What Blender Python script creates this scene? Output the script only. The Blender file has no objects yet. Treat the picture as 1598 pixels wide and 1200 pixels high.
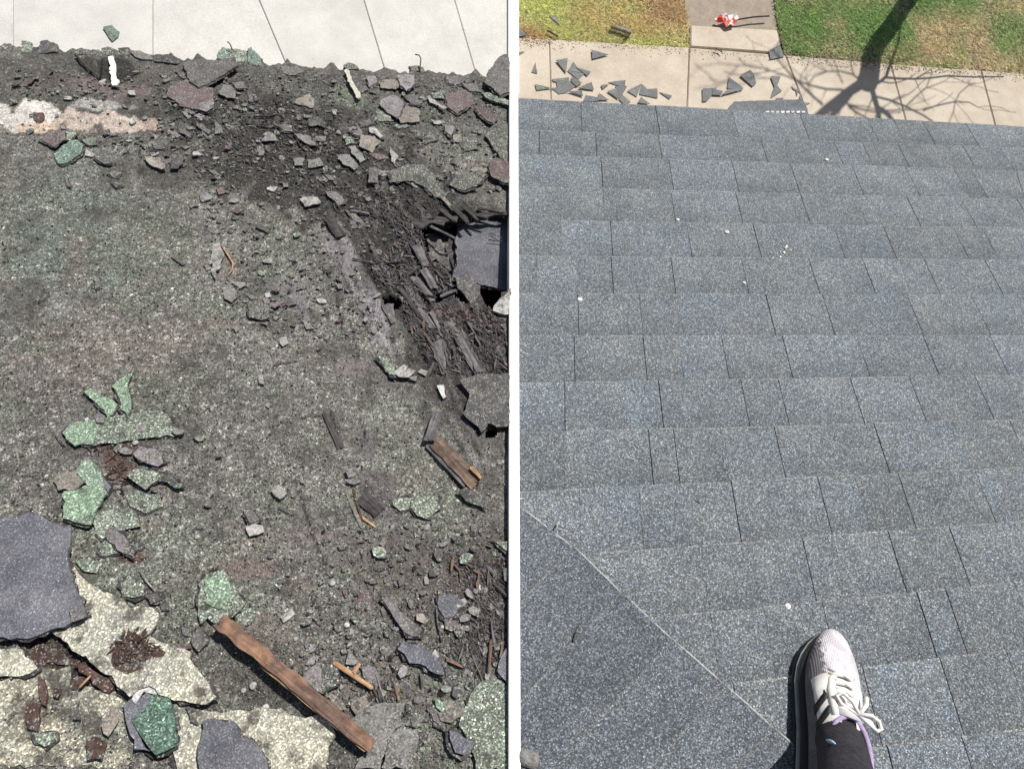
import bpy, bmesh, math, random
import numpy as np
from mathutils import Matrix, Vector
from mathutils.geometry import delaunay_2d_cdt
random.seed(7); RNG = np.random.default_rng(7)
S = bpy.context.scene
C = S.collection

# ------------------------------------------------------------------ camera
F = 1000.0                      # focal length in pixels of the 1598 px wide photograph
ALPHA = math.radians(22)        # roof pitch
CAMZ = 5.0                      # the camera's height above the pavement
nz = lambda a: a/np.linalg.norm(a)
D1 = nz(np.array([51/F, 1370/F, -1.])); D2 = nz(np.array([6201/F, 75/F, -1.]))
EV = nz(D1-(D1@D2)*D2); NN = np.cross(D2, EV)
UP = -math.sin(ALPHA)*EV+math.cos(ALPHA)*NN
RW = np.array([D2, np.cross(UP, D2), UP])          # camera axes -> world axes
EU, EVW, NW = RW@D2, RW@EV, RW@NN                  # roof axes in the world
cam = bpy.data.cameras.new('camera'); camo = bpy.data.objects.new('camera', cam); C.objects.link(camo)
cam.sensor_width = 36; cam.lens = 36*F/1598; cam.clip_start = .02; cam.clip_end = 3000
M = Matrix([list(RW[i]) for i in range(3)]).to_4x4(); M.translation = (0, 0, CAMZ)
camo.matrix_world = M; S.camera = camo

# ------------------------------------------------------------------ light
SUN_AZ = nz(np.array([.57, .82])); SUN_EL = math.radians(52)
W = bpy.data.worlds.new('World'); S.world = W; W.use_nodes = True
nt = W.node_tree; bg = nt.nodes['Background']; sky = nt.nodes.new('ShaderNodeTexSky')
sky.sky_type = 'NISHITA'; sky.sun_disc = False; sky.sun_elevation = SUN_EL
sky.sun_rotation = math.atan2(SUN_AZ[0], SUN_AZ[1]); sky.air_density = 1; sky.dust_density = 1.5
nt.links.new(sky.outputs[0], bg.inputs[0]); bg.inputs[1].default_value = .062
sun = bpy.data.lights.new('sun', 'SUN'); suno = bpy.data.objects.new('sun', sun); C.objects.link(suno)
sun.energy = 4.7; sun.angle = math.radians(.5); sun.color = (1, .955, .89)
sdir = Vector((SUN_AZ[0]*math.cos(SUN_EL), SUN_AZ[1]*math.cos(SUN_EL), math.sin(SUN_EL)))
suno.rotation_euler = sdir.to_track_quat('Z', 'Y').to_euler(); suno.location = sdir*30
S.view_settings.view_transform = 'Standard'; S.view_settings.look = 'None'
S.view_settings.exposure = 0.12; S.view_settings.gamma = 1

# ------------------------------------------------------------------ places in the photograph
def ray(x, y): return RW@np.array([(x-799)/F, -(y-600)/F, -1.])
CAMP = np.array([0, 0, CAMZ])
_r = ray(1300, 1060)*1.19; H = -(NW@_r)             # camera distance above the roof plane
def at(x, y, w=0):                                  # a point on the roof plane, w above it (world)
    r = ray(x, y); return CAMP+r*((w-H)/(NW@r))
O = at(800, 600)
def uvw(p): d = np.asarray(p)-O; return np.array([d@EU, d@EVW, d@NW])
def ruv(x, y, w=0): return uvw(at(x, y, w))[:2]
def world(u, v, w=0): return O+EU*u+EVW*v+NW*w
def gnd(x, y, z=0): r = ray(x, y); return CAMP+r*((z-CAMZ)/r[2])
def topx(P):                                        # world -> photograph pixels
    q = (np.asarray(P)-CAMP)@RW; return 799-F*q[..., 0]/q[..., 2], 600+F*q[..., 1]/q[..., 2]
ROT = Matrix((EU, EVW, NW)).transposed().to_4x4()
def rmat(u, v, w=0, ang=0, tilt=None):
    m = ROT.copy(); m.translation = world(u, v, w)
    if ang: m = m@Matrix.Rotation(ang, 4, 'Z')
    if tilt: m = m@Matrix.Rotation(tilt[0], 4, 'X')@Matrix.Rotation(tilt[1], 4, 'Y')
    return m
OX = {1: (10, 20), 2: (400, 20), 3: (10, 310), 4: (400, 310), 5: (10, 600), 6: (400, 600), 7: (10, 890), 8: (400, 890),
      11: (800, 20), 12: (1190, 20), 0: (0, 0)}
def Z(r, pts):
    k = 1 if r == 0 else .2503
    return [(OX[r][0]+x*k, OX[r][1]+y*k) for x, y in pts]

# ------------------------------------------------------------------ numeric noise
def vnoise(x, y, seed=0):
    xi, yi = np.floor(x).astype(np.int64), np.floor(y).astype(np.int64); fx, fy = x-xi, y-yi
    def h(a, b):
        n = (a*374761393+b*668265263+seed*974634777) & 0xffffffff
        n = ((n ^ (n >> 13))*1274126177) & 0xffffffff
        return ((n ^ (n >> 16)) & 0xffff)/65535.
    fx, fy = fx*fx*(3-2*fx), fy*fy*(3-2*fy)
    return (h(xi, yi)*(1-fx)+h(xi+1, yi)*fx)*(1-fy)+(h(xi, yi+1)*(1-fx)+h(xi+1, yi+1)*fx)*fy
def fbm(x, y, o=4, seed=0):
    s = 0; a = .5
    for k in range(o): s = s+a*vnoise(x*2**k, y*2**k, seed+k*17); a *= .5
    return s/(1-.5**o)

# ------------------------------------------------------------------ materials
def newmat(name, rough=.85):
    m = bpy.data.materials.new(name); m.use_nodes = True; n = m.node_tree
    b = n.nodes['Principled BSDF']; b.inputs['Roughness'].default_value = rough
    b.inputs['Specular IOR Level'].default_value = .35
    return m, n, b
def N(n, t, **k):
    o = n.nodes.new(t)
    for a, v in k.items(): setattr(o, a, v)
    return o
def coords(n, obj=True):
    tc = N(n, 'ShaderNodeTexCoord')
    if not obj: return tc.outputs['Object']
    oi = N(n, 'ShaderNodeObjectInfo'); add = N(n, 'ShaderNodeVectorMath', operation='MULTIPLY_ADD')
    n.links.new(oi.outputs['Random'], add.inputs[0]); add.inputs[1].default_value = (7, 13, 3)
    n.links.new(tc.outputs['Object'], add.inputs[2]); return add.outputs[0]
def ramp(n, src, stops, interp='LINEAR'):
    r = N(n, 'ShaderNodeValToRGB'); r.color_ramp.interpolation = interp; e = r.color_ramp.elements
    while len(e) < len(stops): e.new(.5)
    for i, (p, c) in enumerate(stops):
        e[i].position = p; e[i].color = (*(c if hasattr(c, '__len__') else (c,)*3), 1)
    n.links.new(src, r.inputs[0]); return r.outputs[0]
def noise(n, vec, scale, detail=3, rough=.6):
    t = N(n, 'ShaderNodeTexNoise'); t.inputs['Scale'].default_value = scale
    t.inputs['Detail'].default_value = detail; t.inputs['Roughness'].default_value = rough
    n.links.new(vec, t.inputs['Vector']); return t.outputs['Fac']
def mix(n, a, b, fac, mode='MIX'):
    m = N(n, 'ShaderNodeMix', data_type='RGBA', blend_type=mode)
    for i, v in ((0, fac), (6, a), (7, b)):
        if hasattr(v, 'links'): n.links.new(v, m.inputs[i])
        else: m.inputs[i].default_value = v if i == 0 else (*v, 1)
    return m.outputs[2]
def bump(n, b, src, strength, dist, prev=None):
    u = N(n, 'ShaderNodeBump'); u.inputs['Strength'].default_value = strength; u.inputs['Distance'].default_value = dist
    n.links.new(src, u.inputs['Height'])
    if prev: n.links.new(prev, u.inputs['Normal'])
    n.links.new(u.outputs[0], b.inputs['Normal']); return u.outputs[0]
GR = [(0, .26), (.3, .5), (.6, .88), (.8, 1.4), (.93, 2.1), (1, 3.0)]
def granules(n, vec, scale):
    v = N(n, 'ShaderNodeTexVoronoi'); v.inputs['Scale'].default_value = scale; n.links.new(vec, v.inputs['Vector'])
    s = N(n, 'ShaderNodeSeparateColor'); n.links.new(v.outputs['Color'], s.inputs[0])
    return v, s
def gran_mat(name, base, base2=None, scale=330, contrast=1., patch=9, bs=.6, extra=None, wear=0, band=False):
    m, n, b = newmat(name, .9); vec = coords(n)
    v, s = granules(n, vec, scale)
    g = ramp(n, s.outputs[0], [(p, 1+(c-1)*contrast) for p, c in GR])
    col = mix(n, base, base2 or base, ramp(n, noise(n, vec, patch, 4), [(.38, 0), (.62, 1)]))
    if extra: col = mix(n, col, extra, ramp(n, s.outputs[1], [(.88, 0), (.93, 1)]))
    oi = N(n, 'ShaderNodeObjectInfo')
    col = mix(n, col, ramp(n, oi.outputs['Random'], [(0, .9), (1, 1.06)]), 1., 'MULTIPLY')
    if patch >= 9: col = mix(n, col, ramp(n, noise(n, vec, 5.5, 5, .7), [(.3, .84), (.7, 1.14)]), 1., 'MULTIPLY')
    col = mix(n, col, g, 1., 'MULTIPLY')
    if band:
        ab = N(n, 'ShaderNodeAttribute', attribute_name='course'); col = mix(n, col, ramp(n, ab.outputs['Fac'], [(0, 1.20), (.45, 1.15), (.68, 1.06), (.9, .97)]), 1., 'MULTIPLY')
    if wear: col = mix(n, col, (.045, .04, .038), ramp(n, noise(n, vec, 26, 5), [(.62-wear*.2, 0), (.7-wear*.15, .8)]))
    n.links.new(col, b.inputs['Base Color'])
    p = bump(n, b, v.outputs['Distance'], bs, .0022)
    bump(n, b, noise(n, vec, 40, 4), .35, .004, p)
    return m
def felt_mat(name, a, c, rough=.85, sc=30, dust=0.):
    m, n, b = newmat(name, rough); vec = coords(n)
    col = mix(n, a, c, ramp(n, noise(n, vec, sc, 6, .7), [(.35, 0), (.65, 1)]))
    col = mix(n, col, ramp(n, noise(n, vec, 260, 2), [(.3, .6), (.7, 1.5)]), 1., 'MULTIPLY')
    oi = N(n, 'ShaderNodeObjectInfo')
    col = mix(n, col, ramp(n, oi.outputs['Random'], [(0, .75), (1, 1.3)]), 1., 'MULTIPLY')
    if dust:
        v, s = granules(n, vec, 430); g = ramp(n, s.outputs[0], GR)
        grit = mix(n, (.15, .148, .135), g, 1., 'MULTIPLY')
        col = mix(n, col, grit, ramp(n, noise(n, vec, 34, 5, .7), [(.56-.14*dust, 0), (.66-.08*dust, .9)]))
        col = mix(n, col, (.34, .34, .30), ramp(n, s.outputs[1], [(.91, 0), (.95, .8)]))
    n.links.new(col, b.inputs['Base Color'])
    p = bump(n, b, noise(n, vec, 45, 6, .75), .7, .006)
    bump(n, b, noise(n, vec, 320, 2), .5, .0015, p)
    return m
def wood_mat(name, a, c, light=None, sc=1.):
    m, n, b = newmat(name, .88); vec = coords(n)
    mp = N(n, 'ShaderNodeMapping'); mp.inputs['Scale'].default_value = (9*sc, 160*sc, 60*sc); n.links.new(vec, mp.inputs[0])
    f = noise(n, mp.outputs[0], 1., 5, .7)
    col = mix(n, a, c, ramp(n, f, [(.35, 0), (.62, 1)]))
    if light: col = mix(n, col, light, ramp(n, noise(n, vec, 9, 4), [(.5, 0), (.75, .7)]))
    col = mix(n, col, ramp(n, noise(n, vec, 60, 4), [(.35, .6), (.65, 1.25)]), 1., 'MULTIPLY')
    n.links.new(col, b.inputs['Base Color']); bump(n, b, f, .9, .003); return m

MAT = {}
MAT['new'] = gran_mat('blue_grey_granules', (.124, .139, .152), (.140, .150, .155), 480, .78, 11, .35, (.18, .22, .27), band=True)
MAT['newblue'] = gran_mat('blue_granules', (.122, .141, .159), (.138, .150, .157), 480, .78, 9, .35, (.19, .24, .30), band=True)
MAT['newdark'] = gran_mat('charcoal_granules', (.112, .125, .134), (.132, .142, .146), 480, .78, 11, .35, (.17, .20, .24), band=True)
MAT['cap'] = gran_mat('ridge_cap_granules', (.104, .116, .134), (.130, .141, .155), 480, .8, 9.5, .35, (.16, .20, .25))
MAT['slate'] = gran_mat('slate_blue_granules', (.10, .103, .122), (.16, .162, .182), 520, .42, 14, .3, (.22, .22, .24))
MAT['cream'] = gran_mat('cream_granules', (.47, .455, .365), (.38, .38, .325), 400, .6, 7, .5, (.62, .58, .44), .45)
MAT['creamdirty'] = gran_mat('dirty_cream_granules', (.36, .35, .28), (.24, .245, .21), 390, .75, 12, .5, (.5, .46, .34), .7)
MAT['green'] = gran_mat('green_granules', (.185, .265, .185), (.235, .305, .235), 420, .65, 14, .45, (.40, .50, .38), .35)
MAT['greendark'] = gran_mat('deep_green_granules', (.085, .14, .11), (.13, .185, .15), 400, .8, 14, .5, (.2, .4, .3))
MAT['greenpale'] = gran_mat('pale_green_granules', (.23, .26, .215), (.17, .19, .16), 420, .85, 14, .5, (.4, .46, .36), .35)
MAT['greenteal'] = gran_mat('teal_granules', (.14, .20, .165), (.19, .235, .20), 420, .8, 14, .5, (.32, .40, .35), .3)
MAT['speck'] = gran_mat('grey_green_granules', (.17, .175, .155), (.12, .125, .112), 430, .95, 14, .55, (.32, .33, .27), .3)
MAT['asph'] = felt_mat('black_asphalt_backing', (.022, .021, .022), (.06, .056, .056), dust=.3)
MAT['offcut'] = gran_mat('offcut_granules', (.17, .178, .178), (.21, .215, .21), 460, .6)
MAT['grey'] = felt_mat('grey_felt', (.15, .148, .145), (.235, .23, .225), dust=.7)
MAT['dark'] = felt_mat('dark_felt', (.045, .043, .046), (.09, .086, .088), dust=.7)
MAT['mid'] = felt_mat('mid_grey_felt', (.085, .08, .082), (.15, .142, .142), dust=.7)
MAT['mauve'] = felt_mat('mauve_felt', (.16, .145, .155), (.24, .22, .235), dust=.7)
MAT['maroon'] = felt_mat('maroon_felt', (.095, .066, .070), (.14, .098, .104), dust=.7)
MAT['tan'] = felt_mat('tan_felt', (.17, .15, .13), (.27, .24, .21), dust=.7)
MAT['pale'] = felt_mat('pale_felt', (.30, .295, .28), (.42, .41, .39), dust=.7)
MAT['white'] = felt_mat('flaking_white_paint', (.62, .61, .59), (.75, .74, .72))
MAT['yellowed'] = felt_mat('yellowed_paint', (.55, .52, .40), (.68, .66, .58))
MAT['rot'] = felt_mat('rotten_brown', (.028, .018, .016), (.095, .055, .045), .9, 60, .35)
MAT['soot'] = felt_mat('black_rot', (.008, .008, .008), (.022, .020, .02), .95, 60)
MAT['woodgrey'] = wood_mat('weathered_wood', (.055, .05, .052), (.185, .172, .178))
MAT['wooddark'] = wood_mat('dark_rotten_wood', (.028, .024, .025), (.085, .075, .076))
MAT['woodbrown'] = wood_mat('brown_wood', (.065, .044, .034), (.20, .145, .11), (.34, .20, .11), .7)
MAT['plankwood'] = wood_mat('split_plank_wood', (.085, .050, .040), (.20, .135, .105), (.40, .22, .13), 1.2)
MAT['woodfresh'] = wood_mat('fresh_broken_wood', (.34, .19, .10), (.50, .33, .20))
MAT['stone'] = felt_mat('pale_stone', (.30, .30, .29), (.42, .41, .39), .7)

def wrap():
    m, n, b = newmat('wrapper', .5); vec = coords(n)
    n.links.new(mix(n, (.72, .10, .06), (.85, .83, .8), ramp(n, noise(n, vec, 9, 2), [(.47, 0), (.5, 1)])), b.inputs['Base Color']); return m
MAT['wrap'] = wrap()
def deck_material():
    m, n, b = newmat('worn_roof_surface', .92); tc = N(n, 'ShaderNodeTexCoord'); vec = tc.outputs['Object']
    at_ = N(n, 'ShaderNodeAttribute', attribute_name='tint'); gr_ = N(n, 'ShaderNodeAttribute', attribute_name='granular')
    v, s = granules(n, vec, 400)
    g = ramp(n, s.outputs[0], [(p, 1+(c-1)*.78) for p, c in GR])
    v2, s2 = granules(n, vec, 170)
    g2 = ramp(n, s2.outputs[0], [(0, .7), (.8, 1.), (.93, 1.5), (1, 2.4)])
    g = mix(n, g, g2, 1., 'MULTIPLY')
    soft = ramp(n, noise(n, vec, 180, 4, .7), [(.3, .55), (.7, 1.45)])
    g = mix(n, soft, g, gr_.outputs['Fac'])
    col = mix(n, at_.outputs['Color'], g, 1., 'MULTIPLY')
    col = mix(n, col, (.24, .25, .19), ramp(n, s.outputs[1], [(.8, 0), (.9, .35)]))
    n.links.new(col, b.inputs['Base Color'])
    col = mix(n, col, ramp(n, noise(n, vec, 60, 6, .75), [(.34, .45), (.56, 1.08)]), 1., 'MULTIPLY')
    n.links.new(col, b.inputs['Base Color'])
    p = bump(n, b, v.outputs['Distance'], .7, .003)
    p = bump(n, b, noise(n, vec, 70, 6, .75), .8, .006, p)
    bump(n, b, v2.outputs['Distance'], .35, .004, p)
    return m
MAT['deck'] = deck_material()

def concrete(name, a, c, spots=.5):
    m, n, b = newmat(name, .9); vec = coords(n)
    col = mix(n, a, c, ramp(n, noise(n, vec, 2.2, 7, .7), [(.38, 0), (.62, 1)]))
    col = mix(n, col, ramp(n, noise(n, vec, 90, 3), [(.3, .86), (.7, 1.1)]), 1., 'MULTIPLY')
    col = mix(n, col, (.22, .17, .12), ramp(n, noise(n, vec, 22, 5, .7), [(.64, 0), (.72, spots)]))
    n.links.new(col, b.inputs['Base Color']); bump(n, b, noise(n, vec, 140, 4), .4, .004); return m
MAT['conc_white'] = concrete('pale_concrete', (.55, .54, .505), (.65, .64, .60), .3)
MAT['conc_tan'] = concrete('tan_concrete', (.47, .40, .315), (.59, .52, .42), .75)
MAT['soil'] = felt_mat('soil', (.17, .13, .08), (.27, .22, .14), .95, 12)
MAT['dirt'] = felt_mat('sandy_dirt', (.34, .28, .22), (.46, .39, .31), .95, 12)
def plain(name, c, rough=.6, sc=40, amp=.12):
    m, n, b = newmat(name, rough); vec = coords(n)
    col = mix(n, tuple(x*(1-amp) for x in c), tuple(min(1, x*(1+amp)) for x in c), ramp(n, noise(n, vec, sc, 4), [(.35, 0), (.65, 1)]))
    n.links.new(col, b.inputs['Base Color']); return m
MAT['divider'] = plain('divider_white', (.80, .80, .79), .45, 12, .04)
MAT['cutedge'] = gran_mat('cut_edge_granules', (.40, .41, .42), (.48, .49, .49), 460, .4)  # pale cut edge of the caps, with sunlight mixed into the colour
MAT['lip'] = gran_mat('sunlit_lip_granules', (.20, .208, .212), (.26, .265, .265), 460, .8)  # sun on butt lips and cap cross edges, painted as lighter granules
MAT['siding'] = plain('house_wall_paint', (.62, .58, .5))
MAT['bark'] = felt_mat('bark', (.07, .05, .035), (.15, .115, .085), .95, 20)

# ------------------------------------------------------------------ object helpers
def tag(o, label=None, cat=None, group=None, kind=None):
    if label: o['label'] = label
    if cat: o['category'] = cat
    if group: o['group'] = group
    if kind: o['kind'] = kind
    return o
def link(name, me, mat=None, parent=None, mw=None):
    if mat is not None and not me.materials: me.materials.append(MAT[mat] if isinstance(mat, str) else mat)
    o = bpy.data.objects.new(name, me); C.objects.link(o)
    if mw is not None:
        if parent is not None:
            o.parent = parent; o.matrix_basis = pinv(parent)@mw
        else: o.matrix_world = mw
        WM[o.name] = mw
    elif parent is not None: o.parent = parent; WM[o.name] = WM.get(parent.name, Matrix())
    return o
WM = {}
def pinv(p): return WM.get(p.name, Matrix()).inverted()
def empty(name, mw):
    o = bpy.data.objects.new(name, None); o.empty_display_size = .05; C.objects.link(o); o.matrix_world = mw; WM[o.name] = mw; return o
def mesh(name, verts, faces, smooth=False):
    me = bpy.data.meshes.new(name); me.from_pydata([tuple(map(float, v)) for v in verts], [], faces); me.update()
    if smooth: me.polygons.foreach_set('use_smooth', [True]*len(me.polygons))
    return me
def plate(name, poly, th=.004, rag=.0012, seg=.010, curl=0., ncurl=.0008, curldir=0., grid=.013, flare=0.):
    """poly: list of local xy; a ragged thin plate with curvature, both faces and edge"""
    P = [np.array(p, float) for p in poly]
    if sum(P[i][0]*P[(i+1) % len(P)][1]-P[(i+1) % len(P)][0]*P[i][1] for i in range(len(P))) < 0: P = P[::-1]
    out = []
    for i, a in enumerate(P):
        b = P[(i+1) % len(P)]; L = np.linalg.norm(b-a); k = max(1, int(L/seg)); nrm = np.array([-(b-a)[1], (b-a)[0]])/max(L, 1e-6)
        for j in range(k):
            q = a+(b-a)*j/k
            out.append(q+nrm*random.uniform(-rag, rag)*(1 if j else .3)+(b-a)/k*random.uniform(-.2, .2)*(1 if j else 0)*min(1, rag*1000))
    A = np.array(out)
    if rag > .0008:
        sd = random.random()*50; big = min(rag*2.4, .15*np.ptp(A, axis=0).min())
        A = A+np.c_[fbm(A[:, 0]*70+sd, A[:, 1]*70, 3, 1)-.5, fbm(A[:, 0]*70, A[:, 1]*70+sd, 3, 2)-.5]*2*big
    lo, hi = A.min(0), A.max(0); g = max(grid, (hi-lo).max()/22)
    inner = []
    for x in np.arange(lo[0]+g/2, hi[0], g):
        for y in np.arange(lo[1]+g/2, hi[1], g):
            q = np.array([x+random.uniform(-.3, .3)*g, y+random.uniform(-.3, .3)*g])
            if inside(q, A) and np.min(np.linalg.norm(A-q, axis=1)) > g*.45: inner.append(q)
    allp = [Vector(p) for p in A]+[Vector(p) for p in inner]; n = len(A)
    V, E, Fc, *_ = delaunay_2d_cdt(allp, [(i, (i+1) % n) for i in range(n)], [], 1, 1e-6)
    V = np.array([list(v) for v in V]); c = (lo+hi)/2; r = max((hi-lo).max()/2, 1e-4); sx, sy = random.random()*99, random.random()*99
    d = (V-c)@np.array([math.cos(curldir), math.sin(curldir)])/r
    z = curl*np.abs(d)**2*(d > -.2)+ncurl*2*(fbm(V[:, 0]*45+sx, V[:, 1]*45+sy, 3)-.5)*2
    cnt = {}
    for f in Fc:
        for i in range(len(f)): cnt[(f[i], f[(i+1) % len(f)])] = 1
    bd = [(a, b) for (a, b) in cnt if (b, a) not in cnt]
    m = len(V); Vb = V.copy()
    if flare:
        for a_, b_ in bd:
            t_ = V[b_]-V[a_]; nn_ = np.array([t_[1], -t_[0]])/max(1e-6, np.linalg.norm(t_)); Vb[a_] += nn_*flare*.5; Vb[b_] += nn_*flare*.5
    verts = [(*V[i], z[i]) for i in range(m)]+[(*Vb[i], z[i]-th) for i in range(m)]
    faces = [tuple(f) for f in Fc]+[tuple(i+m for i in reversed(f)) for f in Fc]+[(b, a, a+m, b+m) for a, b in bd]
    return mesh(name, verts, faces)
def inside(q, P):
    x, y = q; c = False; n = len(P); j = n-1
    for i in range(n):
        if (P[i][1] > y) != (P[j][1] > y) and x < (P[j][0]-P[i][0])*(y-P[i][1])/(P[j][1]-P[i][1])+P[i][0]: c = not c
        j = i
    return c
def inside_v(x, y, P):
    c = np.zeros(x.shape, bool); n = len(P); j = n-1
    for i in range(n):
        dy = P[j][1]-P[i][1] or 1e-9
        c ^= ((P[i][1] > y) != (P[j][1] > y)) & (x < (P[j][0]-P[i][0])*(y-P[i][1])/dy+P[i][0]); j = i
    return c
def box_mesh(name, quad, z0, z1, bev=0):
    v = [(p[0], p[1], z0) for p in quad]+[(p[0], p[1], z1) for p in quad]
    f = [(3, 2, 1, 0), (4, 5, 6, 7)]+[(i, (i+1) % 4, (i+1) % 4+4, i+4) for i in range(4)]
    me = mesh(name, v, f)
    if bev:
        bm = bmesh.new(); bm.from_mesh(me); bmesh.ops.bevel(bm, geom=bm.edges[:], offset=bev, segments=2, affect='EDGES'); bm.to_mesh(me); bm.free()
    return me
def tube(name, pts, rad, n=8, smooth=True):
    vs, fs = [], []; pts = [np.array(p, float) for p in pts]
    if not hasattr(rad, '__len__'): rad = [rad]*len(pts)
    ref = np.array([.13, .31, .94])
    for i, p in enumerate(pts):
        t = nz(pts[min(i+1, len(pts)-1)]-pts[max(i-1, 0)]); a = nz(np.cross(t, ref)); b = np.cross(t, a)
        for k in range(n):
            q = 2*math.pi*k/n; vs.append(p+rad[i]*(a*math.cos(q)+b*math.sin(q)))
    for i in range(len(pts)-1):
        for k in range(n): fs.append((i*n+k, i*n+(k+1) % n, (i+1)*n+(k+1) % n, (i+1)*n+k))
    fs += [tuple(range(n))[::-1], tuple(range((len(pts)-1)*n, len(pts)*n))]
    return mesh(name, vs, fs, smooth)
def join(name, meshes):
    V, Fs = [], []
    for m in meshes:
        k = len(V); V += [tuple(v.co) for v in m.vertices]; Fs += [tuple(i+k for i in p.vertices) for p in m.polygons]
    return mesh(name, V, Fs)

# ================================================================== THE GROUND
def gp(x, y, z=0): return gnd(x, y, z)
v = [(-400, -400, -.12), (400, -400, -.12), (400, 400, -.12), (-400, 400, -.12)]
tag(link('ground', mesh('ground', v, [(0, 1, 2, 3)]), 'soil'), kind='structure')
def gm(p): return Matrix.Translation(Vector(p))
def slab(parent, quad, mat, top=0., th=.1, gap=.006):
    P = [gp(*q) for q in quad]; c = sum(P)/4
    L = [(p-c)[:2] for p in P]; L = [l*(1-gap/max(.2, np.linalg.norm(l))) for l in L]
    me = box_mesh('slab', L, -th, 0, .006)
    return link('slab', me, mat, parent, gm((c[0], c[1], top)))
pav = empty('pavement', gm((-1, 5, 0))); tag(pav, kind='structure')
# pale concrete beyond the decayed roof; joints as seen, carried on beyond the frame
J = [lambda y: -430+0*y, lambda y: -190+0*y, lambda y: 30+.0*(y-60)-10, lambda y: 238+.0*y, lambda y: 430+.42*(y-62), lambda y: 587+.30*(y-65), lambda y: 729+.29*(y-69), lambda y: 800+.02*(y-60)]
for i in range(len(J)-1):
    for (ya, yb) in ((-105, -260), (175, -105)):
        if i == 2: pass
        slab(pav, [(J[i](ya), ya), (J[i+1](ya), ya), (J[i+1](yb), yb), (J[i](yb), yb)], 'conc_white')
walk = empty('sidewalk', gm((3, 4.5, 0))); tag(walk, kind='structure')
top = [(800.5, 58), (857, 61), (1076, 74), (1226, 86), (1390, 100), (1531, 110), (1700, 123), (1880, 137)]
slope = [.03, .03, -.04, .37, .27, .26, .26, .26]
for i in range(len(top)-1):
    a, b = top[i], top[i+1]; lo = 235
    slab(walk, [(a[0]+slope[i]*(lo-a[1]), lo), (b[0]+slope[i+1]*(lo+10-b[1]), lo+10), b, a], 'conc_tan')
slab(walk, [(1077.5, 72.5), (1221, 83), (1213.5, 47), (1077.5, 39.5)], 'conc_tan')
dirt = mesh('dirt_path', [gp(*q, -.03) for q in [(1070, 60), (1222, 70), (1190, -90), (1066, -90)]], [(0, 1, 2, 3)])
tag(link('dirt_path', dirt, 'dirt'), kind='structure')
# lawns
def lawn(name, poly, label, n, mats, dens_h=(.02, .05)):
    P = np.array([gp(*q)[:2] for q in poly])
    sheet = mesh(name+'_soil', [(*p, -.022) for p in P], [tuple(range(len(P)))])
    if sheet.polygons[0].normal.z < 0: sheet.flip_normals()
    tag(link('lawn_soil', sheet, mats[0]), kind='structure')
    lo, hi = P.min(0), P.max(0); x = RNG.uniform(lo[0], hi[0], n*3); y = RNG.uniform(lo[1], hi[1], n*3)
    k = inside_v(x+RNG.normal(0, .022, n*3), y+.09*(fbm(x*6, y*0, 3, 8)-.5)+RNG.normal(0, .022, n*3), P); x, y = x[k][:n], y[k][:n]
    dens = fbm(x*3, y*3, 3, 5); k = RNG.random(len(x)) < np.clip((dens-.3)*3.2, .3, 1); x, y, dens = x[k], y[k], dens[k]
    m = len(x); h = RNG.uniform(*dens_h, m)*(.6+.9*dens); a = RNG.uniform(0, 6.28, m); w = RNG.uniform(.0028, .006, m)
    ln = RNG.uniform(.8, 2.4, m)*h; b = RNG.uniform(0, 6.28, m)
    V = np.zeros((m, 4, 3)); cx, cy = np.cos(a)*w, np.sin(a)*w
    V[:, 0] = np.c_[x-cx, y-cy, np.full(m, -.02)]; V[:, 1] = np.c_[x+cx, y+cy, np.full(m, -.02)]
    V[:, 2] = np.c_[x+cx*.7+np.cos(b)*ln*.4, y+cy*.7+np.sin(b)*ln*.4, h*.6-.02]; V[:, 3] = np.c_[x+np.cos(b)*ln, y+np.sin(b)*ln, h-.02]
    me = bpy.data.meshes.new(name); me.vertices.add(m*4); me.vertices.foreach_set('co', V.ravel())
    idx = (np.arange(m)[:, None]*4+np.array([0, 1, 2, 0, 2, 3])).ravel()
    me.loops.add(m*6); me.loops.foreach_set('vertex_index', idx); me.polygons.add(m*2)
    me.polygons.foreach_set('loop_start', np.arange(m*2)*3); me.update(calc_edges=True)
    ca = me.color_attributes.new('blade', 'FLOAT_COLOR', 'POINT')
    pal = (lambda c_: c_*.85+c_.mean(1, keepdims=True)*.15)(np.array(mats[1])*2.35); t = np.clip((fbm(x*1.8+9, y*1.8, 3, 11)-.3)*2.5+RNG.normal(0, .22, m), 0, .999)*(len(pal)-1)
    i0 = t.astype(int); fr = (t-i0)[:, None]; col = pal[i0]*(1-fr)+pal[np.minimum(i0+1, len(pal)-1)]*fr
    col *= RNG.uniform(.45, 1.6, (m, 1)); col = np.repeat(np.c_[col, np.ones(m)], 4, 0); ca.data.foreach_set('color', col.ravel())
    o = link(name, me, MAT['blade']); tag(o, label, 'grass', kind='stuff'); return o
def edge_dirt(pts, n, mat, label):
    P = [gp(*q) for q in pts]; vs, fs = [], []
    for _ in range(n):
        i = random.randrange(len(P)-1); t = random.random(); c = P[i]*(1-t)+P[i+1]*t; c = c+np.array([random.gauss(0, .02), -abs(random.gauss(0, .045)), 0]); rr = random.uniform(.002, .009); k = len(vs)
        vs += [(c[0]+rr*random.uniform(.6, 1.2), c[1], 0), (c[0], c[1]+rr, 0), (c[0]-rr, c[1], 0), (c[0], c[1]-rr*random.uniform(.6, 1.2), 0), (c[0], c[1], rr*.7)]
        fs += [(k, k+1, k+4), (k+1, k+2, k+4), (k+2, k+3, k+4), (k+3, k, k+4)]
    tag(link('edge_dirt', mesh('edge_dirt', vs, fs), mat), label, 'dirt', kind='stuff')
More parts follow.
